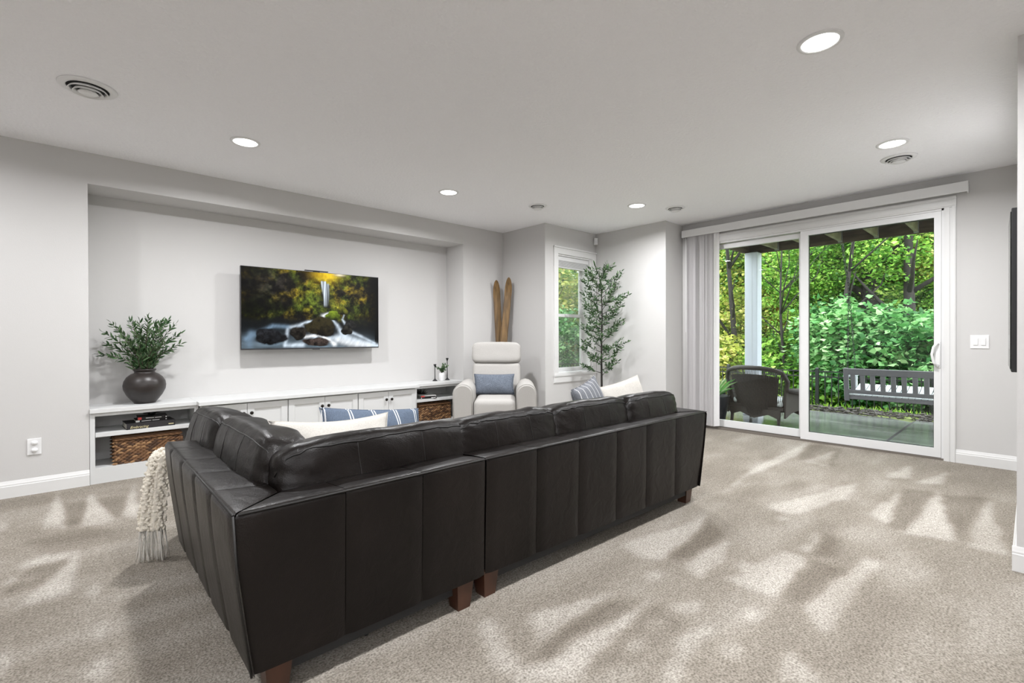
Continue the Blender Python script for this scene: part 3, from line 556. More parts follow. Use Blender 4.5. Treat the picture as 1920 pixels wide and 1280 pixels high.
# ------------------------------------------------------------------ leather sectional
sofa = thing('sectional_sofa', 'dark brown leather L-shaped sectional sofa seen from behind', 'sofa', (1.85, 2.2, 0))
ZTOP, ZBOT = .65, .125
def wrap(O, dv, iv, s0, s1, lean, m0=0, m1=0, depth=.2, name='back_panel', par=None, zt=ZTOP, dip=.015, l0=0, l1=0):
    """one leather panel: outer face from the bottom up, rolled over the top edge and across the top"""
    prof = []
    for i in range(9):
        k = i / 8; prof.append((lean * (1 - k) ** 1.3, ZBOT + (zt - .022 - ZBOT) * k))
    for i in range(1, 5):
        a = PI / 2 * i / 4; prof.append((.022 - .022 * math.cos(a), zt - .022 + .022 * math.sin(a)))
    for i in range(1, 6): k = i / 5; prof.append((.022 + (depth - .022) * k, zt - dip * k))
    prof.append((depth, zt - .25))
    n = 10; fr = []
    for i in range(n + 1):
        k = i / n; e = min(k, 1 - k); puff = -.0022 * max(0, 1 - e / .10) ** 2
        if e == 0: puff = -.008
        def fn(t, z, k=k, puff=puff):
            lz = max(0, (zt - .022 - z) / (zt - .022 - ZBOT)) ** 1.3 if t <= max(lean, .001) and t < depth - .01 else 0; a = s0 + m0 * t * (0 if lz else 1) + l0 * lz; b = s1 - m1 * t * (0 if lz else 1) - l1 * lz; g = .0012; s = a + g + (b - a - 2 * g) * k
            wob = .003 * noise.noise(Vector((s * 4, z * 4, O[0])))
            side = 1 if z < zt - .02 else max(0, 1 - (t / .022)) ; top = 1 - side
            return Vector((O[0], O[1], 0)) + dv * s + iv * (t - (puff + wob) * side) + Vector((0, 0, z + (puff * .35 + wob) * top))
        fr.append(fn)
    return M().sweep(prof, fr).build(name, LEATHER, par, smooth=True, world=True)
EX, EY = Vector((1, 0, 0)), Vector((0, 1, 0))
XS0 = .362; YS0 = 1.640; XM = 1.352; XR = 3.385; YRR = 1.592; YEND = 3.05
PA = Vector((XM + .006, YS0, 0)); PB = Vector((XR, YRR, 0)); dR = (PB - PA); LR = dR.length; dR.normalize(); nR = Vector((-dR.y, dR.x, 0))
c1 = M().box((XS0 + .06, YS0 + .02, ZBOT), (XM - .01, YS0 + .17, .6)).box((XS0 + .09, YS0 + .17, ZBOT), (XS0 + .18, YEND - .02, .6)).box((XS0 + .18, YS0 + .17, ZBOT), (XM - .01, 2.6, .30)).box((XS0 + .18, 2.6, ZBOT), (1.28, YEND - .02, .30)).build('corner_frame', LEATHER, sofa, world=True)
def rot_box(m, s0, s1, t0, t1, z0, z1):
    P = lambda s, t, z: PA + dR * s + nR * t + Vector((0, 0, z))
    return m.add([P(s0, t0, z0), P(s1, t0, z0), P(s1, t1, z0), P(s0, t1, z0), P(s0, t0, z1), P(s1, t0, z1), P(s1, t1, z1), P(s0, t1, z1)], [(0, 3, 2, 1), (4, 5, 6, 7), (0, 1, 5, 4), (1, 2, 6, 5), (2, 3, 7, 6), (3, 0, 4, 7)])
m = M(); rot_box(m, .01, LR - .16, .02, .17, ZBOT, .6); rot_box(m, .01, LR - .2, .17, .98, ZBOT, .30); rot_box(m, LR - .19, LR - .12, .1, .98, ZBOT, .6)
c2 = m.build('sofa_frame', LEATHER, sofa, world=True)
xs = [XS0, .713, 1.03, XM]
for a, b in zip(xs, xs[1:]): wrap((0, YS0, 0), EX, EY, a, b, .012, 1 if a == XS0 else 0, 0, .19, 'back_panel', c1, l0=.045 if a == XS0 else 0)
ys = [YS0, 1.954, 2.256, 2.532, 2.825, YEND]
for a, b in zip(ys, ys[1:]): wrap((XS0 - .012, 0, 0), EY, EX, a, b, .058, 1 if a == YS0 else 0, 0, .19, 'side_panel', c1)
ss = [0] + [q - PA.x for q in (1.675, 1.988, 2.321, 2.627, 2.967)] + [LR]
for a, b in zip(ss, ss[1:]): wrap(PA, dR, nR, a, b, .012, 0, 1 if b == LR else 0, .19, 'back_panel', c2, l1=.10 if b == LR else 0)
# right arm: outer panels running away from the camera, mitred with the back
for a, b in ((0, .5), (.5, 1.0)): wrap(PB, nR, -dR, a, b, .10, 1 if a == 0 else 0, 0, .2, 'arm_panel', c2, dip=.01)
P = lambda s, t, z: PA + dR * s + nR * t + Vector((0, 0, z))
M().prism([(LR - .10, ZBOT), (LR, .62), (LR - .02, ZTOP), (LR - .2, .63), (LR - .2, ZBOT)], lambda s, z, t: P(s, t, z), .985, 1.0).build('arm_front', LEATHER, c2, world=True)
M().prism([(XS0 + .075, ZBOT), (XS0 + .001, .62), (XS0 + .01, ZTOP - .005), (XS0 + .175, .63), (XS0 + .175, ZBOT)], lambda x, z, t: (x, t, z), YEND - .012, YEND + .012).build('return_end', LEATHER, c1, world=True)
# piping along the top outer edge
def pipe(pts, par): M().tube(pts, .0038, 6).build('piping', SEAM, par, smooth=True, world=True)
pipe([(XS0 + .004, YEND, ZTOP - .006), (XS0 - .004, YS0 + .01, ZTOP - .006)], c1); pipe([(XS0 + .01, YS0 + .003, ZTOP - .006), (XM - .004, YS0 + .003, ZTOP - .006)], c1); pipe([P(.004, .003, ZTOP - .006), P(LR - .01, .003, ZTOP - .006)], c2)
pipe([(XS0 - .006, YS0 - .003, ZTOP - .006), (XS0 + .006, YS0, .42), (XS0 + .045, YS0 + .008, ZBOT)], c1)
for nm, mm in (('under_shade', M().box((XS0 + .12, YS0 + .07, .06), (XM - .02, 2.55, ZBOT)).box((XS0 + .14, 2.55, .05), (1.25, YEND - .05, ZBOT))),):  # dark slab added below the frame to deepen the shade there
    mm.build(nm, DARKV, c1, world=True)
m = M(); rot_box(m, .02, LR - .18, .07, .93, .06, ZBOT); m.build('under_shade', DARKV, c2, world=True)  # matching slab that darkens the gap under the long section
# legs
def leg(x, y, par, dx=0, dy=0):
    a, b = .045, .032; z0 = .135
    v = [(x - a, y - a, z0), (x + a, y - a, z0), (x + a, y + a, z0), (x - a, y + a, z0), (x - b + dx, y - b + dy, 0), (x + b + dx, y - b + dy, 0), (x + b + dx, y + b + dy, 0), (x - b + dx, y + b + dy, 0)]
    M().add(v, [(0, 1, 2, 3), (7, 6, 5, 4), (0, 4, 5, 1), (1, 5, 6, 2), (2, 6, 7, 3), (3, 7, 4, 0)]).build('leg', WALNUT, par, world=True)
leg(1.255, 1.71, c1); leg(.50, 1.73, c1); leg(.50, 2.98, c1); leg(1.25, 2.55, c1); leg(1.41, 1.72, c2); leg(3.245, 1.70, c2); leg(1.45, 2.55, c2); leg(3.2, 2.5, c2)
M().tube([(.86, 1.80, .13), (.86, 1.80, 0)], .009, 8).build('support_foot', BLKM, c1, world=True); M().tube([(2.35, 1.80, .13), (2.35, 1.80, 0)], .009, 8).build('support_foot', BLKM, c2, world=True)
# seat cushions
def seat(a, b): M().rbox(a, b, .05, 4).build('seat_cushion', LEATHER, sofa, smooth=True, world=True)
seat((1.37, 1.86, .29), (2.22, 2.62, .46)); seat((2.235, 1.85, .29), (3.17, 2.6, .46)); seat((.565, 1.86, .29), (1.355, 2.6, .46)); seat((.565, 2.615, .29), (1.33, 3.06, .46))
# rounded bumper end beyond the return
m = M(); outl = [(.53, 3.05), (.43, 3.12), (.415, 3.25), (.44, 3.42), (.52, 3.56), (.66, 3.66), (.85, 3.70), (1.08, 3.66), (1.25, 3.52), (1.33, 3.3), (1.34, 3.05)]
cx, cy = .88, 3.25
def ring(k, z): return [(cx + (x - cx) * k, cy + (y - cy) * k if y > 3.051 else y, z) for x, y in outl]
rings = [ring(.93, .10), ring(.985, .16), ring(1, .26), ring(.98, .32), ring(.99, .36), ring(1.0, .42), ring(.95, .465), ring(.8, .48)]; n = len(outl); v = [q for r in rings for q in r]; f = []
for i in range(len(rings) - 1):
    for j in range(n): f.append((i * n + j, i * n + (j + 1) % n, (i + 1) * n + (j + 1) % n, (i + 1) * n + j))
f += [tuple(range(n))[::-1], tuple((len(rings) - 1) * n + j for j in range(n))]
M().add(v, f).build('bumper_seat', LEATHER, sofa, smooth=True, world=True)
for x, y in ((.6, 3.5), (1.2, 3.45)): leg(x, y, sofa)
# loose back cushions
def cushion(center, dims, rx, rz, seed, seam=True):
    X = TR(center, rx, 0, rz); d = sphereish(dims, 5.0, 24, .008, 7, seed)
    o = M().add(*placed(d, X)).build('back_cushion', LEATHER, sofa, smooth=True, world=True)
    # seam where the boxing meets the rear face
    pts = []; w, t, h = dims
    for sx in np.linspace(-1, 1, 40):
        e = (1 - abs(sx) ** 6) ** (1 / 4) if abs(sx) < 1 else 0
        pts.append(X @ Vector((sx * w / 2 * .955, -t * .36 * (.55 + .45 * e), h / 2 * (.30 + .44 * e))))
    # project onto the cushion surface from outside
    from mathutils.bvhtree import BVHTree
    tree = BVHTree.FromPolygons([Vector(q) for q in placed(d, X)[0]], d[1]); c = Vector(center); pp = []
    for q in pts:
        hit = tree.find_nearest(q)
        if hit[0] is not None: pp.append(hit[0] + hit[1] * .0015)
    M().tube(pp, .0034, 5).build('seam', SEAM, o, smooth=True, world=True)
    for sx in (-.33, .33):      # vertical joins in the boxing
        pv = []
        for zz in np.linspace(.42, -.42, 9):
            hit = tree.find_nearest(X @ Vector((sx * w / 2, -t * .6, zz * h)))
            pv.append(hit[0] + hit[1] * .0005)
        M().tube(pv, .0017, 4).build('seam', SEAM, o, smooth=True, world=True)
tl = math.radians(12)
cushion((1.01, 1.96, .595), (.92, .25, .38), -tl, math.radians(1), 1)
cushion((1.72, 1.955, .595), (.74, .25, .37), -tl, math.radians(-1), 2)
cushion((2.40, 1.93, .595), (.74, .25, .38), -tl, math.radians(-2), 3)
cushion((3.02, 1.885, .595), (.62, .25, .38), -tl, math.radians(-2), 4)
cushion((.605, 2.37, .605), (.80, .23, .40), -tl, math.radians(-90), 5)
cushion((.59, 3.02, .60), (.62, .23, .39), -tl, math.radians(-88), 6)

# ------------------------------------------------------------------ throw on the sofa end
th = thing('knit_throw', 'cream chunky-knit throw with fringe hanging off the left end of the sofa', 'throw blanket', (.33, 3.2, 0))
path = [Vector(q) for q in ((.62, 3.26, .50), (.50, 3.24, .515), (.425, 3.22, .545), (.385, 3.2, .56), (.352, 3.19, .53), (.335, 3.19, .45), (.323, 3.19, .34), (.315, 3.19, .25), (.31, 3.19, .165))]
hw = [Vector((.05, -.09, 0))] * 3 + [Vector((.05, -.06, 0)), Vector((.046, -.04, 0)), Vector((.05, -.03, 0)), Vector((.054, -.03, 0)), Vector((.056, -.03, 0)), Vector((.056, -.03, 0))]
def pint(L, t):
    t = max(0, min(.9999, t)) * (len(L) - 1); i = int(t); return L[i].lerp(L[i + 1], t - i)
m = M(); nr, nc = 40, 14; v = []; f = []
for side in (0, 1):
    for i in range(nr + 1):
        for j in range(nc + 1):
            p_ = pint(path, i / nr); w_ = pint(hw, i / nr); q = j / nc * 2 - 1; tng = (pint(path, min(1, i / nr + .02)) - pint(path, max(0, i / nr - .02))).normalized(); nn = w_.normalized().cross(tng)
            if nn.dot(Vector((-.6, -.8, .3))) < 0: nn = -nn
            v.append(p_ + w_ * q + nn * ((.022 if side else -.012) * (1 - q ** 4) + .008 * math.sin(q * 7)))
for s_ in (0, 1):
    for i in range(nr):
        for j in range(nc): a = s_ * (nr + 1) * (nc + 1) + i * (nc + 1) + j; f.append((a, a + 1, a + nc + 2, a + nc + 1))
knit = M().add(v, f).build('knit_body', KNIT, th, smooth=True, world=True)
bm0 = bmesh.new(); bmesh.ops.create_icosphere(bm0, subdivisions=1, radius=1); bm0.verts.index_update(); IV = [q.co.copy() for q in bm0.verts]; IF = [[q.index for q in ff.verts] for ff in bm0.faces]; bm0.free()
random.seed(11); m = M()
for k in range(520):
    i = random.random(); q = random.uniform(-1, 1); p_ = pint(path, .28 + .72 * i); w_ = pint(hw, .28 + .72 * i); tng = (pint(path, min(1, .30 + .72 * i)) - pint(path, .26 + .72 * i)).normalized(); nn = w_.normalized().cross(tng)
    if nn.dot(Vector((-.6, -.8, .3))) < 0: nn = -nn
    sd = 1 if random.random() < .8 else -.5
    c = p_ + w_ * q * 1.02 + nn * (.022 * (1 - q ** 4) + .001) * sd; r = random.uniform(.006, .011)
    m.add([c + Vector((a.x * r * random.uniform(.8, 1.3), a.y * r, a.z * r * 1.1)) for a in IV], IF)
tag(m.build('knit_nubs', KNIT, th, smooth=True, world=True), kind='stuff')
m = M()
for k in range(46):
    q = random.uniform(-1, 1); p_ = path[-1] + hw[-1] * q + Vector((0, random.uniform(-.015, .02), .01)); e = Vector((p_.x + q * .012 + random.uniform(-.012, .012), p_.y - .02 + random.uniform(-.03, .03), .006))
    mid = p_.lerp(e, .5) + Vector((random.uniform(-.008, .008), random.uniform(-.008, .008), 0))
    m.tube([p_, p_.lerp(mid, .5) + Vector((0, 0, .0)), mid, e.lerp(mid, .3), e], [.003, .0028, .0027, .0025, .002], 4)
tag(m.build('fringe', CREAMP, th, smooth=True, world=True), kind='stuff')

# ------------------------------------------------------------------ pillows on the sofa
def pillow(name, label, mt, w_, h_, t_, loc, rx, ry, rz, seed, pinch=.07):
    o = thing(name, label, 'pillow', loc); o.rotation_euler = (rx, ry, rz)
    b = weld(M().add(*pillow_data(w_, h_, t_, 20, seed, .014, pinch)).build('cover', mt, o, smooth=True))
    n = 24; pts = []
    for a, c in ((-1, -1), (1, -1), (1, 1), (-1, 1), (-1, -1)): pts.append((a, c))
    path = []
    for i in range(4):
        (a, c), (e, g) = pts[i], pts[i + 1]
        for k in range(10):
            u = a + (e - a) * k / 10; q = c + (g - c) * k / 10; path.append((u * w_ / 2 * (1 - pinch * (1 - q * q)), 0, q * h_ / 2 * (1 - pinch * (1 - u * u))))
    path.append(path[0]); M().tube(path, .003, 5).build('seam', mt, o, smooth=True)
    return o
pillow('throw_pillow', 'cream pillow with grey underside lying in the sofa corner', CREAMP, .62, .42, .18, (.96, 2.27, .612), math.radians(-30), math.radians(3), math.radians(3), 1, .15)
pillow('throw_pillow', 'blue pillow with thin white double stripes behind the cream corner pillow', BLUESTR, .60, .36, .14, (1.26, 2.50, .625), math.radians(-32), math.radians(6), math.radians(-3), 2)
pillow('throw_pillow', 'grey striped pillow leaning at the right end of the sofa', GREYSTR, .38, .40, .15, (2.80, 2.19, .665), math.radians(-12), math.radians(-12), math.radians(12), 3)
pillow('throw_pillow', 'cream pillow leaning on the sofa arm beside the grey striped pillow', CREAMP, .42, .40, .14, (3.12, 2.11, .655), math.radians(-18), math.radians(-12), math.radians(-18), 4)

# ------------------------------------------------------------------ recliner
rc = thing('recliner_chair', 'cream fabric recliner chair in the corner', 'armchair', (3.78, 4.40, 0), math.radians(47.4 - 90))
# local: -Y is the front, X to the right as seen from the camera
def arm(sx):
    pr = []
    for i in range(9): a = PI * i / 8; pr.append((.115 * math.cos(a), .555 + .105 * math.sin(a)))
    pr = [(.115, .06)] + pr + [(-.115, .06)]
    o = M().prism(pr, lambda x, z, y: (sx * .36 + x, y, z), -.42, .36).build('arm', CREAM, rc)
    bm = bmesh.new(); bm.from_mesh(o.data); bmesh.ops.bevel(bm, geom=[e for e in bm.edges if len(e.link_faces) == 2 and e.calc_face_angle(0) > 1.2], offset=.018, segments=3, affect='EDGES'); bm.to_mesh(o.data); bm.free(); o.data.shade_smooth(); o.data.set_sharp_from_angle(angle=.9)
arm(-1); arm(1)
M().rbox((-.235, -.40, .06), (.235, .36, .30), .02).build('base', CREAM, rc, auto=40)
M().rbox((-.24, -.44, .12), (.24, .18, .49), .065, 5).build('seat_cushion', CREAM, rc, smooth=True)
X = TR((0, .27, .66), math.radians(-12)); M().rbox((-.30, -.09, -.32), (.30, .09, .20), .05, 4, X).build('backrest', CREAM, rc, smooth=True)
X = TR((0, .325, .985), math.radians(-12)); M().add(*placed(sphereish((.62, .21, .27), 5.5, 14, .004, 8, 9), X)).build('headrest', CREAM, rc, smooth=True)
for x in (-.36, .36):
    for y in (-.36, .3): M().box((x - .03, y - .03, 0), (x + .03, y + .03, .07)).build('foot', WALNUT, rc)
lp = pillow('lumbar_pillow', 'denim blue lumbar pillow propped on the cream recliner', BLUEF, .50, .25, .13, (0, 0, 0), 0, 0, 0, 6)
lp.matrix_world = rc.matrix_world @ TR((0, 0, 0)); lp.rotation_euler = (math.radians(-14), 0, math.radians(47.4 - 90 - 2))
q = Vector((-.025, .07, .615)); a = math.radians(47.4 - 90); lp.location = (3.78 + q.x * math.cos(a) - q.y * math.sin(a), 4.40 + q.x * math.sin(a) + q.y * math.cos(a), q.z)

# ------------------------------------------------------------------ skis
SKI = mat('worn_ski_wood', (.17, .098, .034), .5, vary=.45, vscale=7, stretch=(6, 6, .6), bump=.1)
def ski(label, base, top, facing):
    b = Vector(base); tp = Vector(top); L = (tp - b).length; zax = (tp - b).normalized(); y = Vector(facing); y = (y - zax * y.dot(zax)).normalized(); x = y.cross(zax)
    o = thing('wooden_ski', label, 'ski', base); v = []; f = []; n = 40
    pr = lambda k: .050 if k < .9 else .050 * math.sqrt(max(.002, 1 - ((k - .9) / .1) ** 2.2))
    for i in range(n + 1):
        k = i / n if i < 24 else .6 + .4 * (1 - (1 - (i - 24) / 16) ** 2); c = zax * L * k + y * (.07 * max(0, (k - .86) / .14) ** 2); w_ = pr(k)
        v += [c - x * w_ - y * .005, c + x * w_ - y * .005, c + x * w_ + y * .005, c + y * .009, c - x * w_ + y * .005]
    for i in range(n):
        for j in range(5): f.append((i * 5 + j, i * 5 + (j + 1) % 5, (i + 1) * 5 + (j + 1) % 5, (i + 1) * 5 + j))
    f += [(4, 3, 2, 1, 0), tuple(n * 5 + j for j in range(5))]
    M().add(v, f).build('ski_body', SKI, o)
    g = M()
    for s_ in (-.043, .043): g.tube([zax * .02 + x * s_ + y * .0055, zax * (L * .88) + x * s_ + y * .0055], .003, 5)
    g.build('edge_line', mat('ski_dark_edge', (.05, .03, .015), .5), o)
    M().box((-.03, -.03, -.01), (.03, .012, .01)).build('toe_plate', BRONZE, o).matrix_local = Matrix((( x.x, y.x, zax.x, (zax * 1.06 + y * .012).x), (x.y, y.y, zax.y, (zax * 1.06 + y * .012).y), (x.z, y.z, zax.z, (zax * 1.06 + y * .012).z), (0, 0, 0, 1)))
ski('worn wooden ski in the corner, the left one tilting left', (4.44, 5.01, 0), (4.415, 5.13, 1.985), (-.6, -.8, 0))
ski('worn wooden ski in the corner, the right one crossing in front', (4.28, 4.98, 0), (4.50, 4.94, 2.01), (-.75, -.65, 0))

# ------------------------------------------------------------------ leaves
def leaf_verts(c, d, nrm, L, w_, curl=.15):
    """pointed oval leaf as 6 triangles-worth of quads"""
    d = d.normalized(); s_ = d.cross(nrm); s_ = s_.normalized() if s_.length > 1e-6 else d.orthogonal().normalized(); n_ = s_.cross(d)
    return [c, c + d * L * .33 + s_ * w_ * .5 + n_ * L * curl * .25, c + d * L * .33 - n_ * 0 , c + d * L * .33 - s_ * w_ * .5 + n_ * L * curl * .25,
            c + d * L * .7 + s_ * w_ * .38 + n_ * L * curl * .1, c + d * L * .7 - n_ * L * curl * .3, c + d * L * .7 - s_ * w_ * .38 + n_ * L * curl * .1, c + d * L - n_ * L * curl]
LEAFF = [(0, 1, 2), (0, 2, 3), (1, 4, 5, 2), (2, 5, 6, 3), (4, 7, 5), (5, 7, 6)]
def leaf_obj(name, leaves, mt, parent, rnd):
    v = []; f = []; tint = []
    for (c, d, n_, L, w_) in leaves:
        b = len(v); v += [tuple(q) for q in leaf_verts(c, d, n_, L, w_)]; f += [tuple(i + b for i in q) for q in LEAFF]; tint += [rnd.random()] * 8
    me = bpy.data.meshes.new(name); me.from_pydata(v, [], f); me.shade_smooth(); at = me.attributes.new('tint', 'FLOAT', 'POINT'); at.data.foreach_set('value', np.array(tint, np.float32)); me.materials.append(mt)
    o = bpy.data.objects.new(name, me); COL.objects.link(o); o.parent = parent; return o
def rv(r): return Vector((r.gauss(0, 1), r.gauss(0, 1), r.gauss(0, 1))).normalized()
def stem_leaves(pts, r, step, L, w_, out, start=.2, droop=.0):
    P = [Vector(p) for p in pts]; tot = sum((P[i + 1] - P[i]).length for i in range(len(P) - 1)); t = start * tot; k = 0
    while t < tot:
        a = t; i = 0
        while i < len(P) - 2 and a > (P[i + 1] - P[i]).length: a -= (P[i + 1] - P[i]).length; i += 1
        dr = (P[i + 1] - P[i]).normalized(); c = P[i] + dr * a; sd = dr.cross(rv(r)).normalized(); frac = t / tot
        for sgn in (1, -1):
            d_ = (dr * r.uniform(.5, 1.0) + sd * sgn * r.uniform(.6, 1.0) + Vector((0, 0, r.uniform(-.1, .3) - droop))).normalized(); out.append((c, d_, rv(r), L * r.uniform(.7, 1.2) * (1 - .25 * frac), w_ * r.uniform(.8, 1.2)))
        t += step; k += 1
    out.append((P[-1], (P[-1] - P[-2]).normalized(), rv(r), L * .8, w_ * .8))

# ------------------------------------------------------------------ vase with olive stems
VX, VY = .478, 5.365
vs = thing('round_vase', 'round dark pottery vase at the left end of the worktop', 'vase', (VX, VY, ZT))
VASE = mat('dark_aged_pottery', (.022, .017, .0155), .38, vary=.35, vscale=5, bump=.12, bscale=20, stretch=(.3, .3, 3))
pf = [(0, .0), (.076, 0), (.080, .008), (.098, .03), (.130, .075), (.152, .125), (.156, .16), (.150, .195), (.130, .232), (.100, .258), (.078, .268), (.074, .276), (.076, .284), (.084, .292), (.086, .298), (.082, .303), (.070, .302), (.066, .285), (.070, .26), (.05, .2), (0, .18)]
M().lathe(pf, 48).build('pot', VASE, vs, smooth=True)
op = thing('olive_plant', 'leafy green olive stems fanned out in the dark pottery vase', 'plant', (VX, VY, ZT + .2))
r = random.Random(5)
targets = [(-.27, -.02, .50), (-.22, .03, .58), (-.30, -.06, .32), (-.16, .06, .52), (-.10, -.08, .60), (-.03, .05, .60), (.02, -.08, .63), (.08, .04, .58), (.12, -.06, .60), (.18, .05, .62), (.22, -.03, .58), (.27, .02, .50), (.26, -.05, .40), (.20, .06, .34), (-.24, .07, .40), (-.07, -.13, .42), (.07, -.14, .40), (.0, .1, .45), (-.16, -.12, .46), (.16, -.12, .44), (.02, -.02, .52), (-.05, 0, .5)]
for i, (tx, ty, tz) in enumerate(targets):
    tz -= .08
    b = Vector((tx * .12, ty * .12, .02)); e = Vector((tx, ty, tz)); mid = b.lerp(e, .5) + Vector((-tx * .18, -ty * .18, .05)); pts = [b, b.lerp(mid, .5) + Vector((0, 0, .015)), mid, mid.lerp(e, .55) + Vector((tx * .04, 0, .015)), e]
    st = M().tube(pts, [.0035, .003, .0026, .002, .0012], 5).build('stem', TWIG, op, smooth=True)
    L = []; stem_leaves(pts, r, .019, .072, .016, L, .22); leaf_obj('leaves', L, OLIVE, st, r)['kind'] = 'stuff'

# ------------------------------------------------------------------ woven baskets
WEAVE = [mat('seagrass_dark', (.07, .032, .014), .7), mat('seagrass_mid', (.17, .082, .034), .7), mat('seagrass_tan', (.34, .19, .085), .65)]
def basket(x0, x1, y0, y1, z0, z1, label, seed):
    t = thing('woven_basket', label, 'basket', ((x0 + x1) / 2, (y0 + y1) / 2, z0)); r = random.Random(seed)
    M().box((x0 + .012, y0 + .012, z0), (x1 - .012, y1 - .012, z1 - .03)).build('liner', WEAVE[0], t, world=True)
    ms = [M(), M(), M()]
    def strand(c, d, up, n_, L, h):
        a = d * L * .5; k = [c - a, c - a * .4 + up * h * .5 + n_ * .005, c + a * .4 + up * h * .62 + n_ * .005, c + a, c + a * .4 - up * h * .38 + n_ * .005, c - a * .4 - up * h * .5 + n_ * .005, c - a * .3 + n_ * .011 + up * h * .05, c + a * .3 + n_ * .011 + up * h * .1]
        r.choices(ms, (3, 4, 3))[0].add(k, [(0, 6, 1), (1, 6, 7, 2), (2, 7, 3), (3, 7, 4), (4, 7, 6, 5), (5, 6, 0)])
    up = Vector((0, 0, 1)); H = z1 - .035 - z0; rows = 13; rh = H / rows
    for (p, d_, L, n_) in (((x0, y0), EX, x1 - x0, -EY), ((x0, y0), EY, y1 - y0, -EX), ((x1, y0), EY, y1 - y0, EX), ((x0, y1), EX, x1 - x0, EY)):
        cols = int(L / .038)
        for i in range(rows):
            for j in range(cols + 1):
                c = Vector((*p, z0 + rh * (i + .5))) + d_ * min(L, max(0, (j + (.5 if i % 2 else 0)) * L / cols)) - n_ * .006; dd = (d_ + up * r.uniform(-.06, .16)).normalized(); strand(c, dd, up, n_, L / cols * 1.25, rh * 1.1)
    for m_, mt in zip(ms, WEAVE): tag(m_.build('weave', mt, t, world=True, smooth=True), kind='stuff')
    lid = M().rbox((x0 - .004, y0 - .004, z1 - .03), (x1 + .004, y1 + .004, z1 - .006), .008).build('lid', WEAVE[1], t, world=True); m3 = [M(), M(), M()]
    for k in range(3):
        for i in range(4):
            y = y0 + (y1 - y0) * (i * 3 + k + .5) / 12; pts = [(x0 + (x1 - x0) * q / 14, y + r.uniform(-.002, .002), z1 - .004 + .004 * ((q + i) % 2)) for q in range(15)]; m3[k].tube(pts, .009, 5)
        if m3[k].v: tag(m3[k].build('lid_weave', WEAVE[k], lid, world=True, smooth=True), kind='stuff')
    m_ = M()
    for (a, b) in (((x0 - .004, y0 - .004), (x1 + .004, y0 - .004)), ((x0 - .004, y0), (x0 - .004, y1)), ((x1 + .004, y0), (x1 + .004, y1))):
        for off in (0, 1):
            pts = []
            for q in range(41):
                k = q / 40; an = k * 34 + off * PI; c = Vector((*a, z1 - .018)).lerp(Vector((*b, z1 - .018)), k); pts.append(c + Vector((0, 0, .006 * math.sin(an))) + (EY if a[1] == b[1] else EX) * .005 * math.cos(an))
            m_.tube(pts, .0065, 5)
    tag(m_.build('braided_rim', WEAVE[1], t, world=True, smooth=True), kind='stuff')
basket(.262, .72, 5.205, 5.52, .126, .352, 'lidded brown woven basket in the left shelf unit', 1)
basket(3.20, 3.672, 5.205, 5.52, .126, .345, 'lidded brown woven basket in the right shelf unit beside the recliner', 2)

# ------------------------------------------------------------------ books and spiky ornaments
BKB = mat('black_book_cover', (.012, .011, .012), .35); BKG = mat('black_cloth_cover', (.02, .018, .02), .5); PAGE = mat('page_block', (.62, .59, .52), .8); RED = mat('red_book_patch', (.55, .06, .05), .5); WHT = mat('white_print', (.8, .8, .78), .6); GOLD = mat('gold_print', (.62, .55, .32), .4); BKW = mat('white_book_cover', (.6, .6, .58), .4)
def book(x, y, z, w_, d_, h_, rz, cover, label, marks):
    t = thing('book', label, 'book', (x, y, z), math.radians(rz)); b = .003
    m_ = M(); m_.box((-w_ / 2, -d_ / 2, 0), (w_ / 2, d_ / 2, b)); m_.box((-w_ / 2, -d_ / 2, h_ - b), (w_ / 2, d_ / 2, h_)); m_.box((-w_ / 2, -d_ / 2 - .002, 0), (w_ / 2, -d_ / 2 + b, h_)); m_.build('cover', cover, t)
    M().box((-w_ / 2 + .004, -d_ / 2 + b, b), (w_ / 2 - .004, d_ / 2 - .005, h_ - b)).build('pages', PAGE, t)
    for (u0, u1, v0, v1, mt) in marks: M().box((-w_ / 2 + u0 * w_, -d_ / 2 - .003, v0 * h_), (-w_ / 2 + u1 * w_, -d_ / 2 - .0015, v1 * h_)).build('spine_mark', mt, t)
    return t
def text(parent, body, x, y, z, size, mt, shear=0):
    cu = bpy.data.curves.new('title_curve', 'FONT'); cu.body = body; cu.size = size; cu.extrude = .0003; cu.shear = shear; tmp = bpy.data.objects.new('title_tmp', cu); COL.objects.link(tmp)
    me = bpy.data.meshes.new_from_object(tmp.evaluated_get(bpy.context.evaluated_depsgraph_get())); bpy.data.objects.remove(tmp); me.materials.append(mt)
    o = bpy.data.objects.new('title', me); COL.objects.link(o); o.parent = parent; o.location = (x, y, z); o.rotation_euler = (PI / 2, 0, 0); return o
zS = .4125
b1 = book(.50, 5.31, zS, .34, .25, .05, 3, BKG, 'thick black book with gold lettering at the bottom of the left shelf stack', [(.86, .97, .28, .42, GOLD)])
text(b1, 'Embracing', -.148, -.128, .008, .030, GOLD, .35)
book(.51, 5.30, zS + .051, .22, .17, .019, 1, BKB, 'slim black book with a white patch, middle of the left shelf stack', [(.0, .12, .1, .9, WHT), (.18, .48, .35, .6, WHT), (.52, .75, .35, .6, WHT), (.95, .985, .3, .75, WHT)])
book(.52, 5.295, zS + .071, .21, .17, .023, -2, BKB, 'slim black book with a red patch, on top of the left shelf stack', [(.02, .14, .05, .95, RED), (.28, .55, .4, .58, WHT), (.58, .80, .4, .58, WHT), (.94, .98, .35, .7, WHT)])
book(3.37, 5.32, zS, .21, .27, .022, -16, BKB, 'black book with small white lettering at the bottom of the right shelf pair', [(.66, .95, .3, .6, WHT), (.03, .08, .3, .7, WHT)])
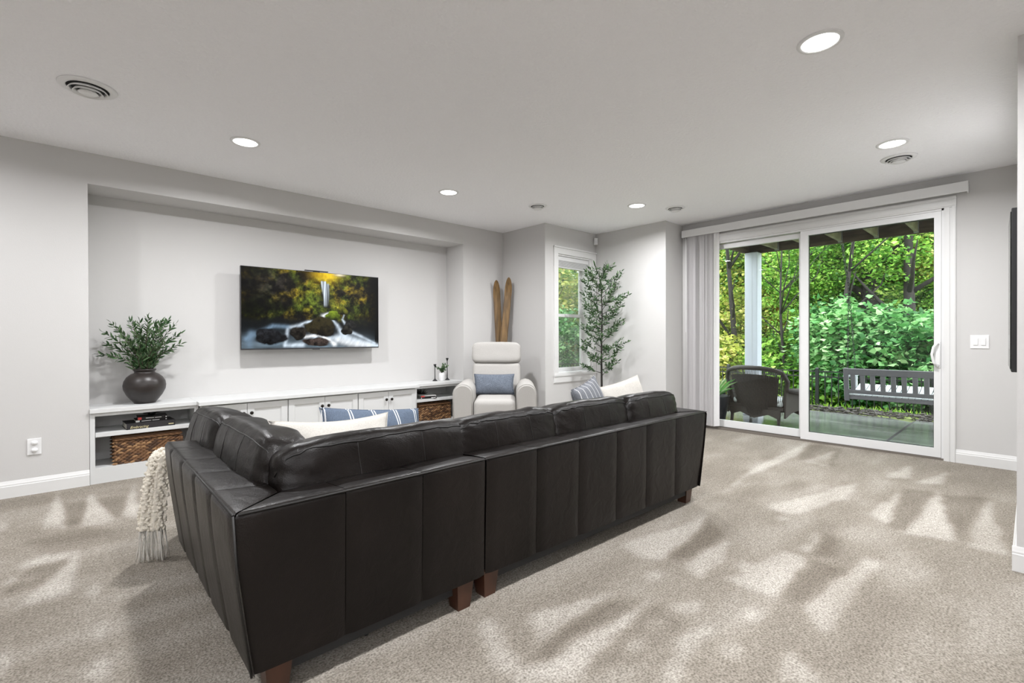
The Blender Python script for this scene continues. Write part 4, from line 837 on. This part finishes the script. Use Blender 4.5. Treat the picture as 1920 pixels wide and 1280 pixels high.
book(3.365, 5.32, zS + .0225, .20, .26, .017, -14, BKW, 'pale book with red spine end on top of the right shelf pair', [(0, .24, 0, 1, RED), (.24, .97, .0, .55, BKB)])
def urchin(x, y, z, R, label, seed, flat=1.0):
    t = thing('spiky_ornament', label, 'ornament', (x, y, z)); r = random.Random(seed); M().lathe([(0, 0), (R * .3, .004), (R * .42, R * .28), (R * .3, R * .5), (0, R * .6)], 14).build('core', BLKM, t, smooth=True); m_ = M(); c = Vector((0, 0, R * .28))
    for k in range(120):
        d_ = rv(r); d_.z = abs(d_.z) * .9 - .02; d_.normalize(); d_.z *= flat; m_.tube([c + d_ * R * .3, c + d_ * R * r.uniform(.85, 1.05)], [.0022, .0006], 4)
    tag(m_.build('spikes', BRONZE, t), kind='stuff')
urchin(.52, 5.295, zS + .0945, .078, 'black spiky urchin ornament on the left shelf books', 3, .42); urchin(3.35, 5.40, zS, .10, 'black spiky urchin ornament behind the right shelf books', 4)

# ------------------------------------------------------------------ candle holders and small plant
def holder(x, y, h, s_, label):
    t = thing('candle_holder', label, 'candle holder', (x, y, ZT)); M().lathe([(0, 0), (.035 * s_, 0), (.035 * s_, .004), (.022 * s_, .014), (.009, .028), (.006, .04)], 24).build('base', BLKM, t, smooth=True)
    M().lathe([(.006, .038), (.0052, h * .4), (.005, h - .045), (.006, h - .04)], 14).build('stem', BLKM, t, smooth=True); M().lathe([(.006, h - .042), (.009, h - .03), (.019, h - .006), (.019, h), (.014, h), (.008, h - .01), (0, h - .012)], 20).build('cup', BLKM, t, smooth=True)
holder(3.548, 5.37, .222, .95, 'short black trumpet-shaped candle holder left of the small potted plant'); holder(3.745, 5.37, .298, 1.0, 'tall black trumpet-shaped candle holder right of the small potted plant')
t = thing('white_pot', 'small white ceramic pot between the black candle holders', 'pot', (3.637, 5.34, ZT)); M().lathe([(0, 0), (.036, 0), (.040, .006), (.042, .06), (.041, .085), (.036, .10), (.030, .106), (.026, .104), (.026, .09), (0, .088)], 28).build('body', PLAST, t, smooth=True)
t = thing('small_greenery', 'small green sprig plant growing from the white pot', 'plant', (3.637, 5.34, ZT + .09)); r = random.Random(8)
for i in range(12):
    a = i * 2.4; R = r.uniform(.03, .10); e = Vector((math.cos(a) * R, math.sin(a) * R * .7, r.uniform(.05, .13))); pts = [(0, 0, 0), e * .5 + Vector((0, 0, .03)), e]; st = M().tube(pts, [.0015, .0012, .001], 4).build('stem', TWIG, t); L = []; stem_leaves(pts, r, .018, .030, .018, L, .3); leaf_obj('leaves', L, OLIVE, st, r)['kind'] = 'stuff'

# ------------------------------------------------------------------ olive tree by the window
TX, TYY = 5.25, 3.925
pt = thing('planter', 'planter of the tall olive tree, behind the sofa', 'planter', (TX, TYY, 0)); M().lathe([(0, 0), (.12, 0), (.15, .30), (.155, .31), (.14, .31), (.135, .27), (0, .27)], 28).build('pot', VASE, pt, smooth=True)
ot = thing('olive_tree', 'tall slender artificial olive tree beside the small window', 'tree', (TX, TYY, .26)); r = random.Random(21)
trunk = [(0, 0, 0), (.004, .004, .3), (-.004, .0, .6), (.006, .006, .9), (.012, .0, 1.2), (.006, .004, 1.5), (-.03, .02, 1.78)]
M().tube(trunk, [.016, .014, .0125, .011, .009, .006, .003], 8).build('trunk', BARK, ot, smooth=True)
def trunk_at(z):
    for a, b in zip(trunk, trunk[1:]):
        if a[2] <= z <= b[2]: return Vector(a).lerp(Vector(b), (z - a[2]) / (b[2] - a[2]))
    return Vector(trunk[-1])
for i in range(46):
    z = .40 + 1.36 * (i / 45) ** .9; a = i * 2.399; env = .34 if z < 1.5 else .34 - (z - 1.5) * .6; R = env * r.uniform(.65, 1.05); b = trunk_at(z); rise = r.uniform(.10, .24)
    dr = Vector((math.cos(a), math.sin(a), 0)); e = b + dr * R + Vector((0, 0, rise))
    e.x = min(e.x, 5.62 - TX); e.y = min(e.y, 4.28 - TYY)
    mid = b.lerp(e, .5) + Vector((0, 0, -.02)); pts = [b, mid, e]; st = M().tube(pts, [.0045, .003, .0015], 5).build('branch', BARK, ot, smooth=True); L = []; stem_leaves(pts, r, .030, .068, .020, L, .25)
    for k in range(2):
        c = b.lerp(e, r.uniform(.35, .7)); e2 = c + (dr * r.uniform(.03, .10) + dr.cross(Vector((0, 0, 1))) * r.uniform(-.12, .12) + Vector((0, 0, r.uniform(.0, .10)))); 
        e2.x = min(e2.x, 5.62 - TX); e2.y = min(e2.y, 4.28 - TYY)
        stem_leaves([c, c.lerp(e2, .5), e2], r, .030, .066, .019, L, .1)
    L = [q for q in L if TX + q[0].x + q[1].x * q[3] < 5.655 and TYY + q[0].y + q[1].y * q[3] < 4.31]
    leaf_obj('leaves', L, OLIVE, st, r)['kind'] = 'stuff'

# ================================================================== outdoors
GZ = -.07
def tz(x, y):
    q = np.maximum(np.asarray(x, float) - 9.75, np.asarray(y, float) - 7.0)
    return np.interp(q, [-1, 0, 1.3, 2.2, 5, 9, 14, 30, 60], [GZ - .01, GZ - .01, -.55, -.75, -1.1, -.6, .8, 5.5, 14])
WETC = mat('wet_concrete', (.165, .168, .160), .12, vary=.42, vscale=1.6, bump=.05, bscale=25, spec=.5, stretch=(2.2, .6, 1))
WETC.node_tree.nodes['Principled BSDF'].inputs['Roughness'].default_value = .16
gm = mat('forest_floor', (.16, .20, .05), 1, vary=.6, vscale=1.5)
gx = np.unique(np.concatenate([np.linspace(-6, 9.7, 16), np.linspace(9.75, 13, 14), np.linspace(13.5, 60, 30)])); gy = np.unique(np.concatenate([np.linspace(-30, -2, 10), np.linspace(-1.5, 9, 26), np.linspace(9.5, 45, 24)]))
# ground in pieces that leave out the house footprint
v = []; f = []; idx = {}
def gv(x, y):
    k = (round(x, 3), round(y, 3))
    if k not in idx: idx[k] = len(v); v.append((x, y, float(tz(x, y)) + (.05 * noise.noise(Vector((x, y, 0))) if x > 11 else 0)))
    return idx[k]
for i in range(len(gx) - 1):
    for j in range(len(gy) - 1):
        if gx[i + 1] < 6.4 and gy[j + 1] < 5.8: continue
        f.append((gv(gx[i], gy[j]), gv(gx[i + 1], gy[j]), gv(gx[i + 1], gy[j + 1]), gv(gx[i], gy[j + 1])))
struct(M().add(v, f).build('ground', gm, smooth=True))
pa = struct(thing('patio', None, None, (7.8, 2, GZ - .1)))
for y0, y1 in ((-3.0, 1.165), (1.195, 4.3)):
    xe = 9.25
    M().prism([(6.33, y0), (8.95 if y0 < 0 else xe - .25, y0), (xe, y1 if y0 < 0 else 1.5), (xe, y1), (6.33, y1)], lambda x, y, z: (x, y, z), GZ - .1, GZ).build('slab', WETC, pa, world=True)
M().box((6.33, 1.165, GZ - .1), (9.2, 1.195, GZ - .006)).build('joint', mat('joint_dark', (.03, .03, .03), .8), pa, world=True)
# mulch and grass
r = random.Random(4); m = M()
for k in range(2600):
    y = r.uniform(-2.5, 4.8); x = r.uniform(9.0, 9.95); c = Vector((x, y, GZ + r.uniform(-.02, .035))); R_ = Matrix.Rotation(r.uniform(0, 6.3), 3, 'Z') @ Matrix.Rotation(r.uniform(-.6, .6), 3, 'X'); a, b, d_ = r.uniform(.02, .05), r.uniform(.008, .018), .006
    if x < (8.98 + (y + 3) / 4.2 * .27 if y < 1.17 else 9.26): continue
    m.add([c + R_ @ Vector((sx * a, sy * b, sz * d_)) for sx, sy, sz in ((-1, -1, -1), (1, -1, -1), (1, 1, -1), (-1, 1, -1), (-1, -1, 1), (1, -1, 1), (1, 1, 1), (-1, 1, 1))], [(0, 3, 2, 1), (4, 5, 6, 7), (0, 1, 5, 4), (1, 2, 6, 5), (2, 3, 7, 6), (3, 0, 4, 7)])
tag(m.build('mulch_bed', mat('dark_wet_mulch', (.045, .035, .03), .6, vary=.5, vscale=30)), 'dark wood mulch strip between the patio slab and the grass', 'mulch', kind='stuff')
def quads_obj(name, C, D, U_, L, w_, tint, mt, parent=None):
    """kite-shaped leaves: C centres, D long axis, U_ side axis (numpy n x 3)"""
    n = len(C); L = L[:, None]; w_ = w_[:, None]; Nn = np.cross(D, U_)
    v = np.empty((n, 4, 3)); v[:, 0] = C; v[:, 1] = C + D * L * .45 + U_ * w_ * .5 + Nn * L * .08; v[:, 2] = C + D * L - Nn * L * .12; v[:, 3] = C + D * L * .45 - U_ * w_ * .5 + Nn * L * .08
    i = np.arange(n)[:, None] * 4; f = np.concatenate([np.concatenate([i, i + 1, i + 2], 1), np.concatenate([i, i + 2, i + 3], 1)])
    me = bpy.data.meshes.new(name); me.vertices.add(n * 4); me.vertices.foreach_set('co', v.reshape(-1)); me.loops.add(len(f) * 3); me.loops.foreach_set('vertex_index', f.reshape(-1).astype(np.int32)); me.polygons.add(len(f)); me.polygons.foreach_set('loop_start', np.arange(len(f), dtype=np.int32) * 3); me.update(calc_edges=True); me.validate()
    at = me.attributes.new('tint', 'FLOAT', 'POINT'); at.data.foreach_set('value', np.repeat(tint, 4).astype(np.float32)); me.materials.append(mt); return me
def unit(a): return a / np.linalg.norm(a, axis=1, keepdims=True)
rs = np.random.RandomState(3)
n = 16000; gxx = rs.uniform(9.85, 12.6, n); gyy = rs.uniform(-1.5, 7, n); C = np.stack([gxx, gyy, tz(gxx, gyy) - .01], 1); D = unit(np.stack([rs.normal(0, .35, n), rs.normal(0, .35, n), np.ones(n)], 1)); U_ = unit(np.cross(D, rs.normal(0, 1, (n, 3))))
gme = quads_obj('grass', C, D, U_, rs.uniform(.08, .2, n), rs.uniform(.012, .022, n), rs.rand(n), GRASSM); go = bpy.data.objects.new('grass', gme); COL.objects.link(go); tag(go, 'bright green grass growing along the black metal fence', 'grass', kind='stuff')

# fence
FT = .50
rail_m = BLKM
pick = M().box((-.008, -.008, -1.12), (.008, .008, -.04)).mesh('picket'); pick.materials.append(BLKM)
fpost = M().box((-.028, -.028, -1.15), (.028, .028, .045)).add([(-.034, -.034, .045), (.034, -.034, .045), (.034, .034, .045), (-.034, .034, .045), (0, 0, .075)], [(0, 1, 4), (1, 2, 4), (2, 3, 4), (3, 0, 4), (3, 2, 1, 0)]).mesh('post'); fpost.materials.append(BLKM)
def fence(p, q, label):
    d_ = Vector((q[0] - p[0], q[1] - p[1], 0)); L = d_.length; rz = math.atan2(d_.y, d_.x); t = thing('metal_fence', label, 'fence', (p[0], p[1], FT), rz, 'black metal garden fence')
    for z in (-.012, -.115, -1.0): M().box((0, -.014, z - .012), (L, .014, z + .012)).build('rail', BLKM, t)
    n = int(L / .112)
    for i in range(1, n): shared('picket', pick, t, (i * L / n, 0, 0))
    k = max(1, round(L / 1.9))
    for i in range(k + 1): shared('post', fpost, t, (i * L / k, 0, 0))
fence((11, -.6), (11, 8.2), 'black metal picket fence behind the swing bench'); fence((10.9, 8.2), (6.2, 8.2), 'black metal picket fence seen through the small window')

# deck overhead
DKW = mat('weathered_deck_wood', (.085, .062, .040), .8, vary=.45, vscale=5, stretch=(1, 1, 6), bump=.15, bscale=40); DKL = mat('greenish_joist_wood', (.20, .185, .12), .8, vary=.4, vscale=4, bump=.1)
dk = thing('overhead_deck', 'dark wooden deck with joists overhead above the patio', 'deck', (7.3, 1, 2.5))
M().rbox((8.16, -2.4, 2.53), (8.20, 3.17, 2.79), .004, 1).build('rim_beam', DKW, dk, world=True); M().rbox((6.34, 3.13, 2.53), (8.16, 3.17, 2.79), .004, 1).build('rim_beam', DKW, dk, world=True)
jm = M().rbox((6.34 - 7.3, -.019, .05), (8.16 - 7.3, .019, .26), .003, 1).mesh('joist'); jm.materials.append(DKL)
for i in range(13): shared('joist', jm, dk, (0, 3.13 - .42 * (i + 1) - 1, 0))
hm = M().box((8.10 - 7.3, -.024, .04), (8.158 - 7.3, .024, .05)).box((8.10 - 7.3, -.024, .05), (8.158 - 7.3, -.0195, .2)).box((8.10 - 7.3, .0195, .05), (8.158 - 7.3, .024, .2)).mesh('joist_hanger'); hm.materials.append(mat('galvanised', (.35, .36, .35), .5, .6))
for i in range(13): shared('joist_hanger', hm, dk, (0, 3.13 - .42 * (i + 1) - 1, 0))
bmsh = M().rbox((-.068, -2.8, 0), (.068, 2.9 - .73, .025), .003, 1).mesh('deck_board'); bmsh.materials.append(DKW)
for i in range(13): shared('deck_board', bmsh, dk, (6.42 + i * .143 - 7.3, 0, .30))
po = thing('patio_post', 'tall white square post carrying the deck corner', 'post', (8.08, 3.045, GZ)); PW = mat('white_blue_post', (.52, .55, .61), .5)
M().rbox((-.095, -.095, 0), (.095, .095, 2.60), .006, 1).build('shaft', PW, po); M().rbox((-.115, -.115, 0), (.115, .115, .12), .006, 1).build('base_wrap', PW, po); M().box((-.097, -.02, .12), (-.0945, -.014, 2.6)).build('seam', mat('post_seam', (.5, .52, .55), .6), po)

# porch swing
SWG = mat('grey_painted_swing', (.16, .155, .165), .45); SWT = mat('seat_sky_sheen', (.62, .65, .67), .2)  # seat tone lightened: sky reflection on wet slats put into the colour
sw = thing('porch_swing', 'grey slatted porch swing bench hanging by chains above the patio', 'swing bench', (8.3, .985, GZ))
g0 = -GZ
def swp(name, a, b, mt=SWG, X=None, par=None): return M().rbox((a[0], a[1], a[2] + g0), (b[0], b[1], b[2] + g0), .006, 1, X).build(name, mt, par or sw)
HL = .80
lean = TR((0, 0, g0 + .30), 0, math.radians(-9))
def lp_(name, a, b, mt=SWG): return M().rbox(a, b, .006, 1, lean).build(name, mt, sw)
lp_('top_rail', (-.11, -HL, .36), (-.075, HL, .45)); lp_('bottom_rail', (-.11, -HL, .09), (-.075, HL, .145))
for s_ in (-1, 1): lp_('stile', (-.112, s_ * (HL + .02) - .03, -.02), (-.073, s_ * (HL + .02) + .03, .455))
n = 14
for i in range(n): y = -HL + .06 + i * (2 * HL - .12) / (n - 1); lp_('back_slat', (-.104, y - .028, .14), (-.084, y + .028, .37))
swp('apron', (-.10, -HL, .29), (-.065, HL, .355)); swp('apron', (.48, -HL, .36), (.515, HL, .445))
n = 24
for i in range(n):
    y = -HL + .035 + i * (2 * HL - .07) / (n - 1); M().prism([(-.10, .365), (.10, .362), (.32, .415), (.52, .47), (.525, .46), (.525, .45), (.32, .395), (.10, .342), (-.10, .345)], lambda x, z, q: (x, q, z + g0), y - .028, y + .028).build('seat_slat', SWT, sw)
for s_ in (-1, 1):
    y = s_ * (HL + .02); swp('arm_rest', (-.10, y - .05, .60), (.46, y + .05, .625), SWT); swp('arm_post', (.40, y - .02, .33), (.44, y + .02, .60), SWT); swp('seat_side', (-.08, y - .02, .29), (.45, y + .02, .345))
lk = bmesh.new(); bmesh.ops.create_circle(lk, segments=10, radius=.5); lk.free()
def link_mesh():
    m_ = M(); pts = [(.011 * math.cos(a), 0, .023 * math.sin(a)) for a in [2 * PI * i / 10 for i in range(11)]]; m_.tube(pts, .0035, 4, cap=False); return m_.v, m_.f
LV, LFc = link_mesh()
def chain(a, b, par):
    a = Vector(a); b = Vector(b); L = (b - a).length; n = max(2, int(L / .038)); z = (b - a).normalized(); x = z.orthogonal().normalized(); y = z.cross(x); m_ = M()
    for i in range(n):
        c = a + z * (L * (i + .5) / n); u_, w_ = (x, y) if i % 2 else (y, x); m_.add([c + u_ * q[0] + w_ * q[1] + z * q[2] for q in LV], LFc)
    o = m_.build('chain', BLKM, par); o['kind'] = 'stuff'
for s_ in (-1, 1):
    y = s_ * (HL + .02); top = (.08, y + s_ * .09, 2.60 + g0); mid = (.1, y + s_ * .02, 1.9 + g0)
    chain((.0, y + s_ * .10, 2.60 + g0), mid, sw); chain((.2, y + s_ * .12, 2.60 + g0), mid, sw); chain(mid, (-.06, y, .62 + g0), sw); chain(mid, (.42, y, .62 + g0), sw)

# wicker chairs
WICK = mat('dark_brown_wicker', (.030, .020, .014), .5, bump=.8, bscale=90, vary=.5, vscale=60, stretch=(1, 1, 3)); OUTC = fabric('outdoor_pale_cushion', (.55, .58, .58), 200, .2, .08)
def wicker_chair(loc, rz, label):
    t = thing('wicker_chair', label, 'armchair', loc, rz)   # local: back towards -X, faces +X
    # wide curved back: solid woven centre, open stakes near the top and the sides, rolled rim
    def back(u, k):   # u -1..1 across, k 0..1 up
        half = .33 + .12 * k; y = u * half; x = -.30 - .10 * k + .16 * u * u; z = .16 + (.66 - .10 * abs(u) ** 3) * k; return Vector((x, y, z))
    m_ = M(); nu, nk = 20, 16; vv = []; ff = []
    for sd in (0, 1):
        for i in range(nu + 1):
            for j in range(nk + 1):
                u = (i / nu * 2 - 1) * .78; k = j / nk * .86; p = back(u, k); p.x += (.012 if sd else 0) + .003 * ((i + j) % 2); vv.append(p)
    for sd in (0, 1):
        for i in range(nu):
            for j in range(nk): a = sd * (nu + 1) * (nk + 1) + i * (nk + 1) + j; ff.append((a, a + 1, a + nk + 2, a + nk + 1))
    M().add(vv, ff).build('woven_back', WICK, t)
    m_ = M()
    for i in range(45): u = (i / 44 * 2 - 1) * .97; m_.tube([back(u, .0), back(u, .3), back(u, .6), back(u, .8), back(u, .99)], .0045, 4)
    for k in (.15, .3, .45, .6, .70): 
        for sg in (-1, 1): m_.tube([back(sg * (.78 + .2 * q / 5), k) for q in range(6)], .004, 4)
    m_.build('stakes', WICK, t)
    rim = [back(-1, .1), back(-1, .35), back(-1, .6), back(-1, .85)] + [back(-1 + 2 * i / 14, 1.0) + Vector((0, 0, .0)) for i in range(1, 14)] + [back(1, .85), back(1, .6), back(1, .35), back(1, .1)]
    M().tube(rim, .032, 8).build('rolled_rim', WICK, t, smooth=True)
    for sg in (-1, 1):
        pts = [Vector((-.22, sg * .42, .52)), Vector((-.05, sg * .45, .50)), Vector((.15, sg * .45, .49)), Vector((.30, sg * .44, .46)), Vector((.36, sg * .42, .36)), Vector((.36, sg * .41, .20)), Vector((.36, sg * .40, .0))]
        M().tube(pts, [.03, .042, .045, .045, .034, .026, .022], 8).build('arm_roll', WICK, t, smooth=True)
        M().prism([(-.26, .14), (-.24, .5), (.15, .47), (.33, .42), (.35, .16), (.30, .20), (.1, .22), (-.1, .2)], lambda x, z, y: (x, y, z), sg * .41 - .012, sg * .41 + .012).build('arm_side', WICK, t)
        M().tube([(-.26, sg * .33, .2), (-.28, sg * .34, 0)], [.026, .02], 8).build('leg', WICK, t, smooth=True)
    M().prism([(-.36, .16), (-.34, .12), (-.2, .17), (0, .10), (.2, .17), (.34, .12), (.36, .16), (.36, .24), (-.36, .24)], lambda y, z, x: (x, y, z), -.29, -.265).build('rear_skirt', WICK, t)
    M().prism([(-.36, .16), (-.34, .12), (-.2, .17), (0, .10), (.2, .17), (.34, .12), (.36, .16), (.36, .28), (-.36, .28)], lambda y, z, x: (x, y, z), .33, .355).build('front_skirt', WICK, t)
    M().box((-.27, -.39, .24), (.35, .39, .28)).build('seat_deck', WICK, t); c = M().rbox((-.22, -.36, .28), (.36, .36, .37), .035, 3).build('seat_cushion', OUTC, t, smooth=True); return t
wicker_chair((7.42, 2.64, GZ), math.radians(-8), 'dark brown wicker armchair on the patio just outside the door')
w2 = wicker_chair((7.55, 3.85, GZ), math.radians(-40), 'dark wicker armchair half hidden behind the vertical blind')
pillow('outdoor_pillow', 'pale grey pillow on the half-hidden wicker armchair', OUTC, .42, .42, .14, (7.62, 3.66, .57), math.radians(-12), 0, math.radians(60), 9)
pl = thing('patio_planter', 'dark round patio planter beside the wicker armchair', 'planter', (7.12, 3.22, GZ)); M().lathe([(0, 0), (.13, 0), (.19, .36), (.2, .38), (.185, .38), (.18, .34), (0, .33)], 28).build('pot', mat('black_planter', (.02, .02, .024), .4), pl, smooth=True)
gp = thing('spider_plant', 'striped arching spider plant in the dark patio planter', 'plant', (7.12, 3.22, GZ + .33)); r = random.Random(2); L = []
for k in range(60):
    a = r.uniform(0, 6.3); R_ = r.uniform(.08, .24); d_ = Vector((math.cos(a) * R_, math.sin(a) * R_, r.uniform(.12, .3))); L.append((Vector((0, 0, 0)), d_, Vector((0, 0, 1)), d_.length * 1.3, .02))
tag(leaf_obj('leaves', L, leaf_mat('striped_blades', [(.1, .3, .06), (.2, .45, .12), (.5, .65, .35), (.65, .75, .5)]), gp, r), kind='stuff')

# ------------------------------------------------------------------ woodland
def crown_mesh(name, seed, n, rad, leafsize, clumps, csize, flat=.55):
    q = np.random.RandomState(seed); cc = q.normal(0, 1, (clumps, 3)); cc = unit(cc) * (q.rand(clumps, 1) ** .45) * np.array(rad)
    k = q.randint(0, clumps, n); C = cc[k] + q.normal(0, 1, (n, 3)) * csize * np.array([1, 1, flat])
    D = unit(q.normal(0, 1, (n, 3)) * np.array([1, 1, .45]) - np.array([0, 0, .25])); U_ = unit(np.cross(D, q.normal(0, .6, (n, 3)) + np.array([0, 0, 1.0]))); L = leafsize * q.uniform(.6, 1.3, n)
    tint = np.clip(.45 + .22 * q.normal(0, 1, clumps)[k] + .27 * q.normal(0, 1, n), 0, 1)
    return quads_obj(name, C, D, U_, L, L * q.uniform(.6, .85, n), tint, LEAF_G)
CR = [crown_mesh('crown', 1, 9000, (1.7, 1.7, 2.1), .13, 150, .22), crown_mesh('crown', 2, 8000, (1.5, 1.5, 1.6), .15, 110, .22), crown_mesh('crown', 3, 7000, (1.3, 1.3, 2.4), .12, 120, .22), crown_mesh('foliage', 4, 6000, (.9, .9, .85), .14, 70, .17), crown_mesh('crown', 5, 10000, (2.4, 2.4, 2.2), .16, 190, .28)]
def setmat(o, mt): o.material_slots[0].link = 'OBJECT'; o.material_slots[0].material = mt
def trunk_obj(t, h, r0, seed, leanx, leany, nb, blen=1.2):
    r = random.Random(seed); pts = []; k = 9
    for i in range(k + 1): q = i / k; pts.append(Vector((leanx * q + .06 * math.sin(q * 5 + seed), leany * q + .06 * math.cos(q * 4 + seed * 2), h * q)))
    pts[0].z = -.15; M().tube(pts, [r0 * (1 - .75 * i / k) for i in range(k + 1)], 8).build('trunk', BARK, t, smooth=True)
    for b in range(nb):
        i = r.randint(3, k - 1); a = r.uniform(0, 6.3); L = blen * r.uniform(.5, 1.1); d_ = Vector((math.cos(a), math.sin(a), r.uniform(.5, 1.2))); p0 = pts[i]; rr = r0 * (1 - .75 * i / k) * .55
        M().tube([p0, p0 + d_ * L * .4 + Vector((0, 0, .05)), p0 + d_ * L * .75 + Vector((r.uniform(-.1, .1), r.uniform(-.1, .1), .12)), p0 + d_ * L + Vector((0, 0, .3))], [rr, rr * .75, rr * .5, rr * .2], 6).build('branch', BARK, t, smooth=True)
def tree(name, label, x, y, h, r0, crown, mt, zc, sc, seed, lean=(0, 0), nb=5, group=None, blen=1.2, dx=0):
    z = float(tz(x, y)); t = thing(name, label, 'tree', (x, y, z), 0, group)
    if r0: trunk_obj(t, h, r0, seed, lean[0], lean[1], nb, blen)
    for k, (ci, m_, zz, s_) in enumerate(zip(crown, mt, zc, sc)):
        o = shared('crown', CR[ci], t, (dx + lean[0] * .8 + (k % 2) * .3 * (1 if k else 0), lean[1] * .8 - (k // 2) * .3, zz - z), (0, 0, seed * 1.3 + k * 2), (s_, s_, s_)); setmat(o, m_)
G, Y, Tt, D_, O_ = LEAF_G, LEAF_Y, LEAF_T, LEAF_D, LEAF_O
tree('slim_tree', 'slim dark tree left of the white patio post', 13.6, 5.62, 6, .11, (0, 2), (Y, Y), (1.4, 3.4), (.8, .9), 1, (-.25, .1), 7, dx=1.4)
tree('sapling', 'thin multi-branched sapling between the post and the door frame', 12.6, 3.97, 4.6, .05, (2, 0), (G, G), (1.0, 2.8), (.5, .6), 2, (.1, .15), 11, dx=.8)
tree('leaning_tree', 'thin dark leaning tree behind the left end of the swing', 12.7, 3.05, 5.2, .08, (0,), (G,), (3.3,), (.75,), 3, (.15, -.35), 6, dx=1.2)
tree('big_tree', 'broad dark tree with forking trunk above the swing bench', 14.2, 2.62, 7, .26, (0, 0, 1), (G, G, Y), (3.8, 1.9, 4.8), (.7, .65, .8), 4, (0, .2), 10, blen=1.8, dx=1.5)
tree('right_tree', 'upright dark tree near the right side of the patio door', 13.7, 1.82, 7, .15, (2, 0), (Y, G), (3.9, 2.2), (.75, .6), 5, (.0, .0), 8, dx=1.5)
tree('orange_tree', 'orange autumn tree glowing deep in the woods', 15.3, 2.2, 4.5, .09, (1,), (O_,), (3.05,), (.36,), 6, nb=4); tree('orange_shrub_tree', 'small orange tree low behind the sapling', 14.9, 4.7, 3, .06, (1,), (O_,), (1.5,), (.36,), 7, nb=4)
def shrub(label, x, y, zc, s_, mt, seed):
    z = float(tz(x, y)); t = thing('leafy_shrub', label, 'shrub', (x, y, z), 0, 'broad-leaved shrubs behind the fence'); r = random.Random(seed)
    for k in range(5):
        a = r.uniform(0, 6.3); M().tube([(0, 0, -.1), (.25 * math.cos(a), .25 * math.sin(a), (zc - z) * .6), (.5 * math.cos(a), .5 * math.sin(a), (zc - z) * 1.1)], [.025, .02, .008], 6).build('stem', BARK, t, smooth=True)
    for dz, sc in ((0, 1), (-.55, .9)): o = shared('foliage', CR[3], t, (0, 0, zc + dz - z), (0, 0, seed * 1.7 + dz), (s_ * sc,) * 3); setmat(o, mt)
shrub('broad-leaved cool green shrub rising behind the left end of the swing bench', 12.4, 2.75, 1.15, 1.0, Tt, 1); shrub('broad-leaved cool green shrub behind the middle of the swing bench', 12.6, 1.95, .95, 1.0, Tt, 2)
shrub('broad-leaved green shrub behind the right part of the swing bench', 12.2, 1.25, .85, .95, Tt, 3); shrub('bright green shrub behind the fence below the sapling', 13.0, 4.4, .2, 1.0, G, 4); shrub('yellow-green shrub behind the fence left of the patio post', 13.2, 5.6, .3, 1.05, Y, 5); shrub('low green shrub at the fence beside the leaning tree', 12.9, 3.4, .1, .95, G, 6); shrub('green shrub past the right edge of the patio door', 12.3, .2, .7, 1.0, Tt, 7)
# backdrop trees nobody could tell apart
r = random.Random(17); BG = 'backdrop trees of the woodland'; LB = None; CN = {G.name: 'bright green', Y.name: 'yellow-green', D_.name: 'dark green', Tt.name: 'cool green'}; RN = ('nearest behind the fence', 'in the second row behind the fence', 'deep in the woods', 'at the very back of the woods')
for row, (X, n, zlo, sc) in enumerate(((16.4, 7, 1.0, 1.0), (18.5, 9, 1.8, 1.2), (23, 10, 3.0, 1.5), (29, 9, 5.0, 2.1))):
    for i in range(n):
        y = -1.5 + (i + r.uniform(.2, .8)) * (X * .62 + 1) / n; x = X + r.uniform(-.8, .8); c = r.choice((0, 1, 4)); mts = r.choices((G, Y, D_, Tt), ((4, 4, 2, 1), (3, 4, 3, 1), (2, 3, 5, 0), (1, 2, 6, 0))[row], k=3)
        tree('woodland_tree', 'tree with ' + CN[mts[0].name] + ' lower leaves ' + RN[row], x, y, 6 + row, r.uniform(.06, .14), (c, 4, r.choice((0, 2))), mts, (zlo - 1.0 + r.uniform(-.3, .3), zlo + 1.2 * sc + r.uniform(-.4, .6), zlo + 3.2 * sc), (sc * .8, sc * .8, sc * .9), 30 + row * 20 + i, (r.uniform(-.4, .4), r.uniform(-.4, .4)), 3, BG)
# woods seen through the small window
for i, (x, y, zc, s_, mt, ci) in enumerate(((9.6, 10.4, .6, .7, G, 0), (11.4, 10.6, .9, .8, Tt, 1), (11.5, 12.5, 2.2, .9, G, 0), (13.6, 13.2, 2.0, 1.0, Y, 4), (9.8, 13.5, 2.4, 1.0, Y, 4), (14.5, 10.8, 1.6, .9, G, 1), (15.5, 16.5, 3.4, 1.2, G, 4), (11.5, 16.5, 3.6, 1.2, Y, 4), (19, 19, 5.0, 1.8, G, 4), (14, 20, 5.0, 1.7, Y, 4))):
    tree('garden_tree', 'leafy tree in the woods seen through the small window', x, y, 4.5 + i * .3, .09, (ci, 0), (mt, mt if i % 2 else G), (zc, zc - 1.0), (s_, s_ * .8), 90 + i, (r.uniform(-.3, .3), r.uniform(-.3, .3)), 4, 'trees beyond the small window')
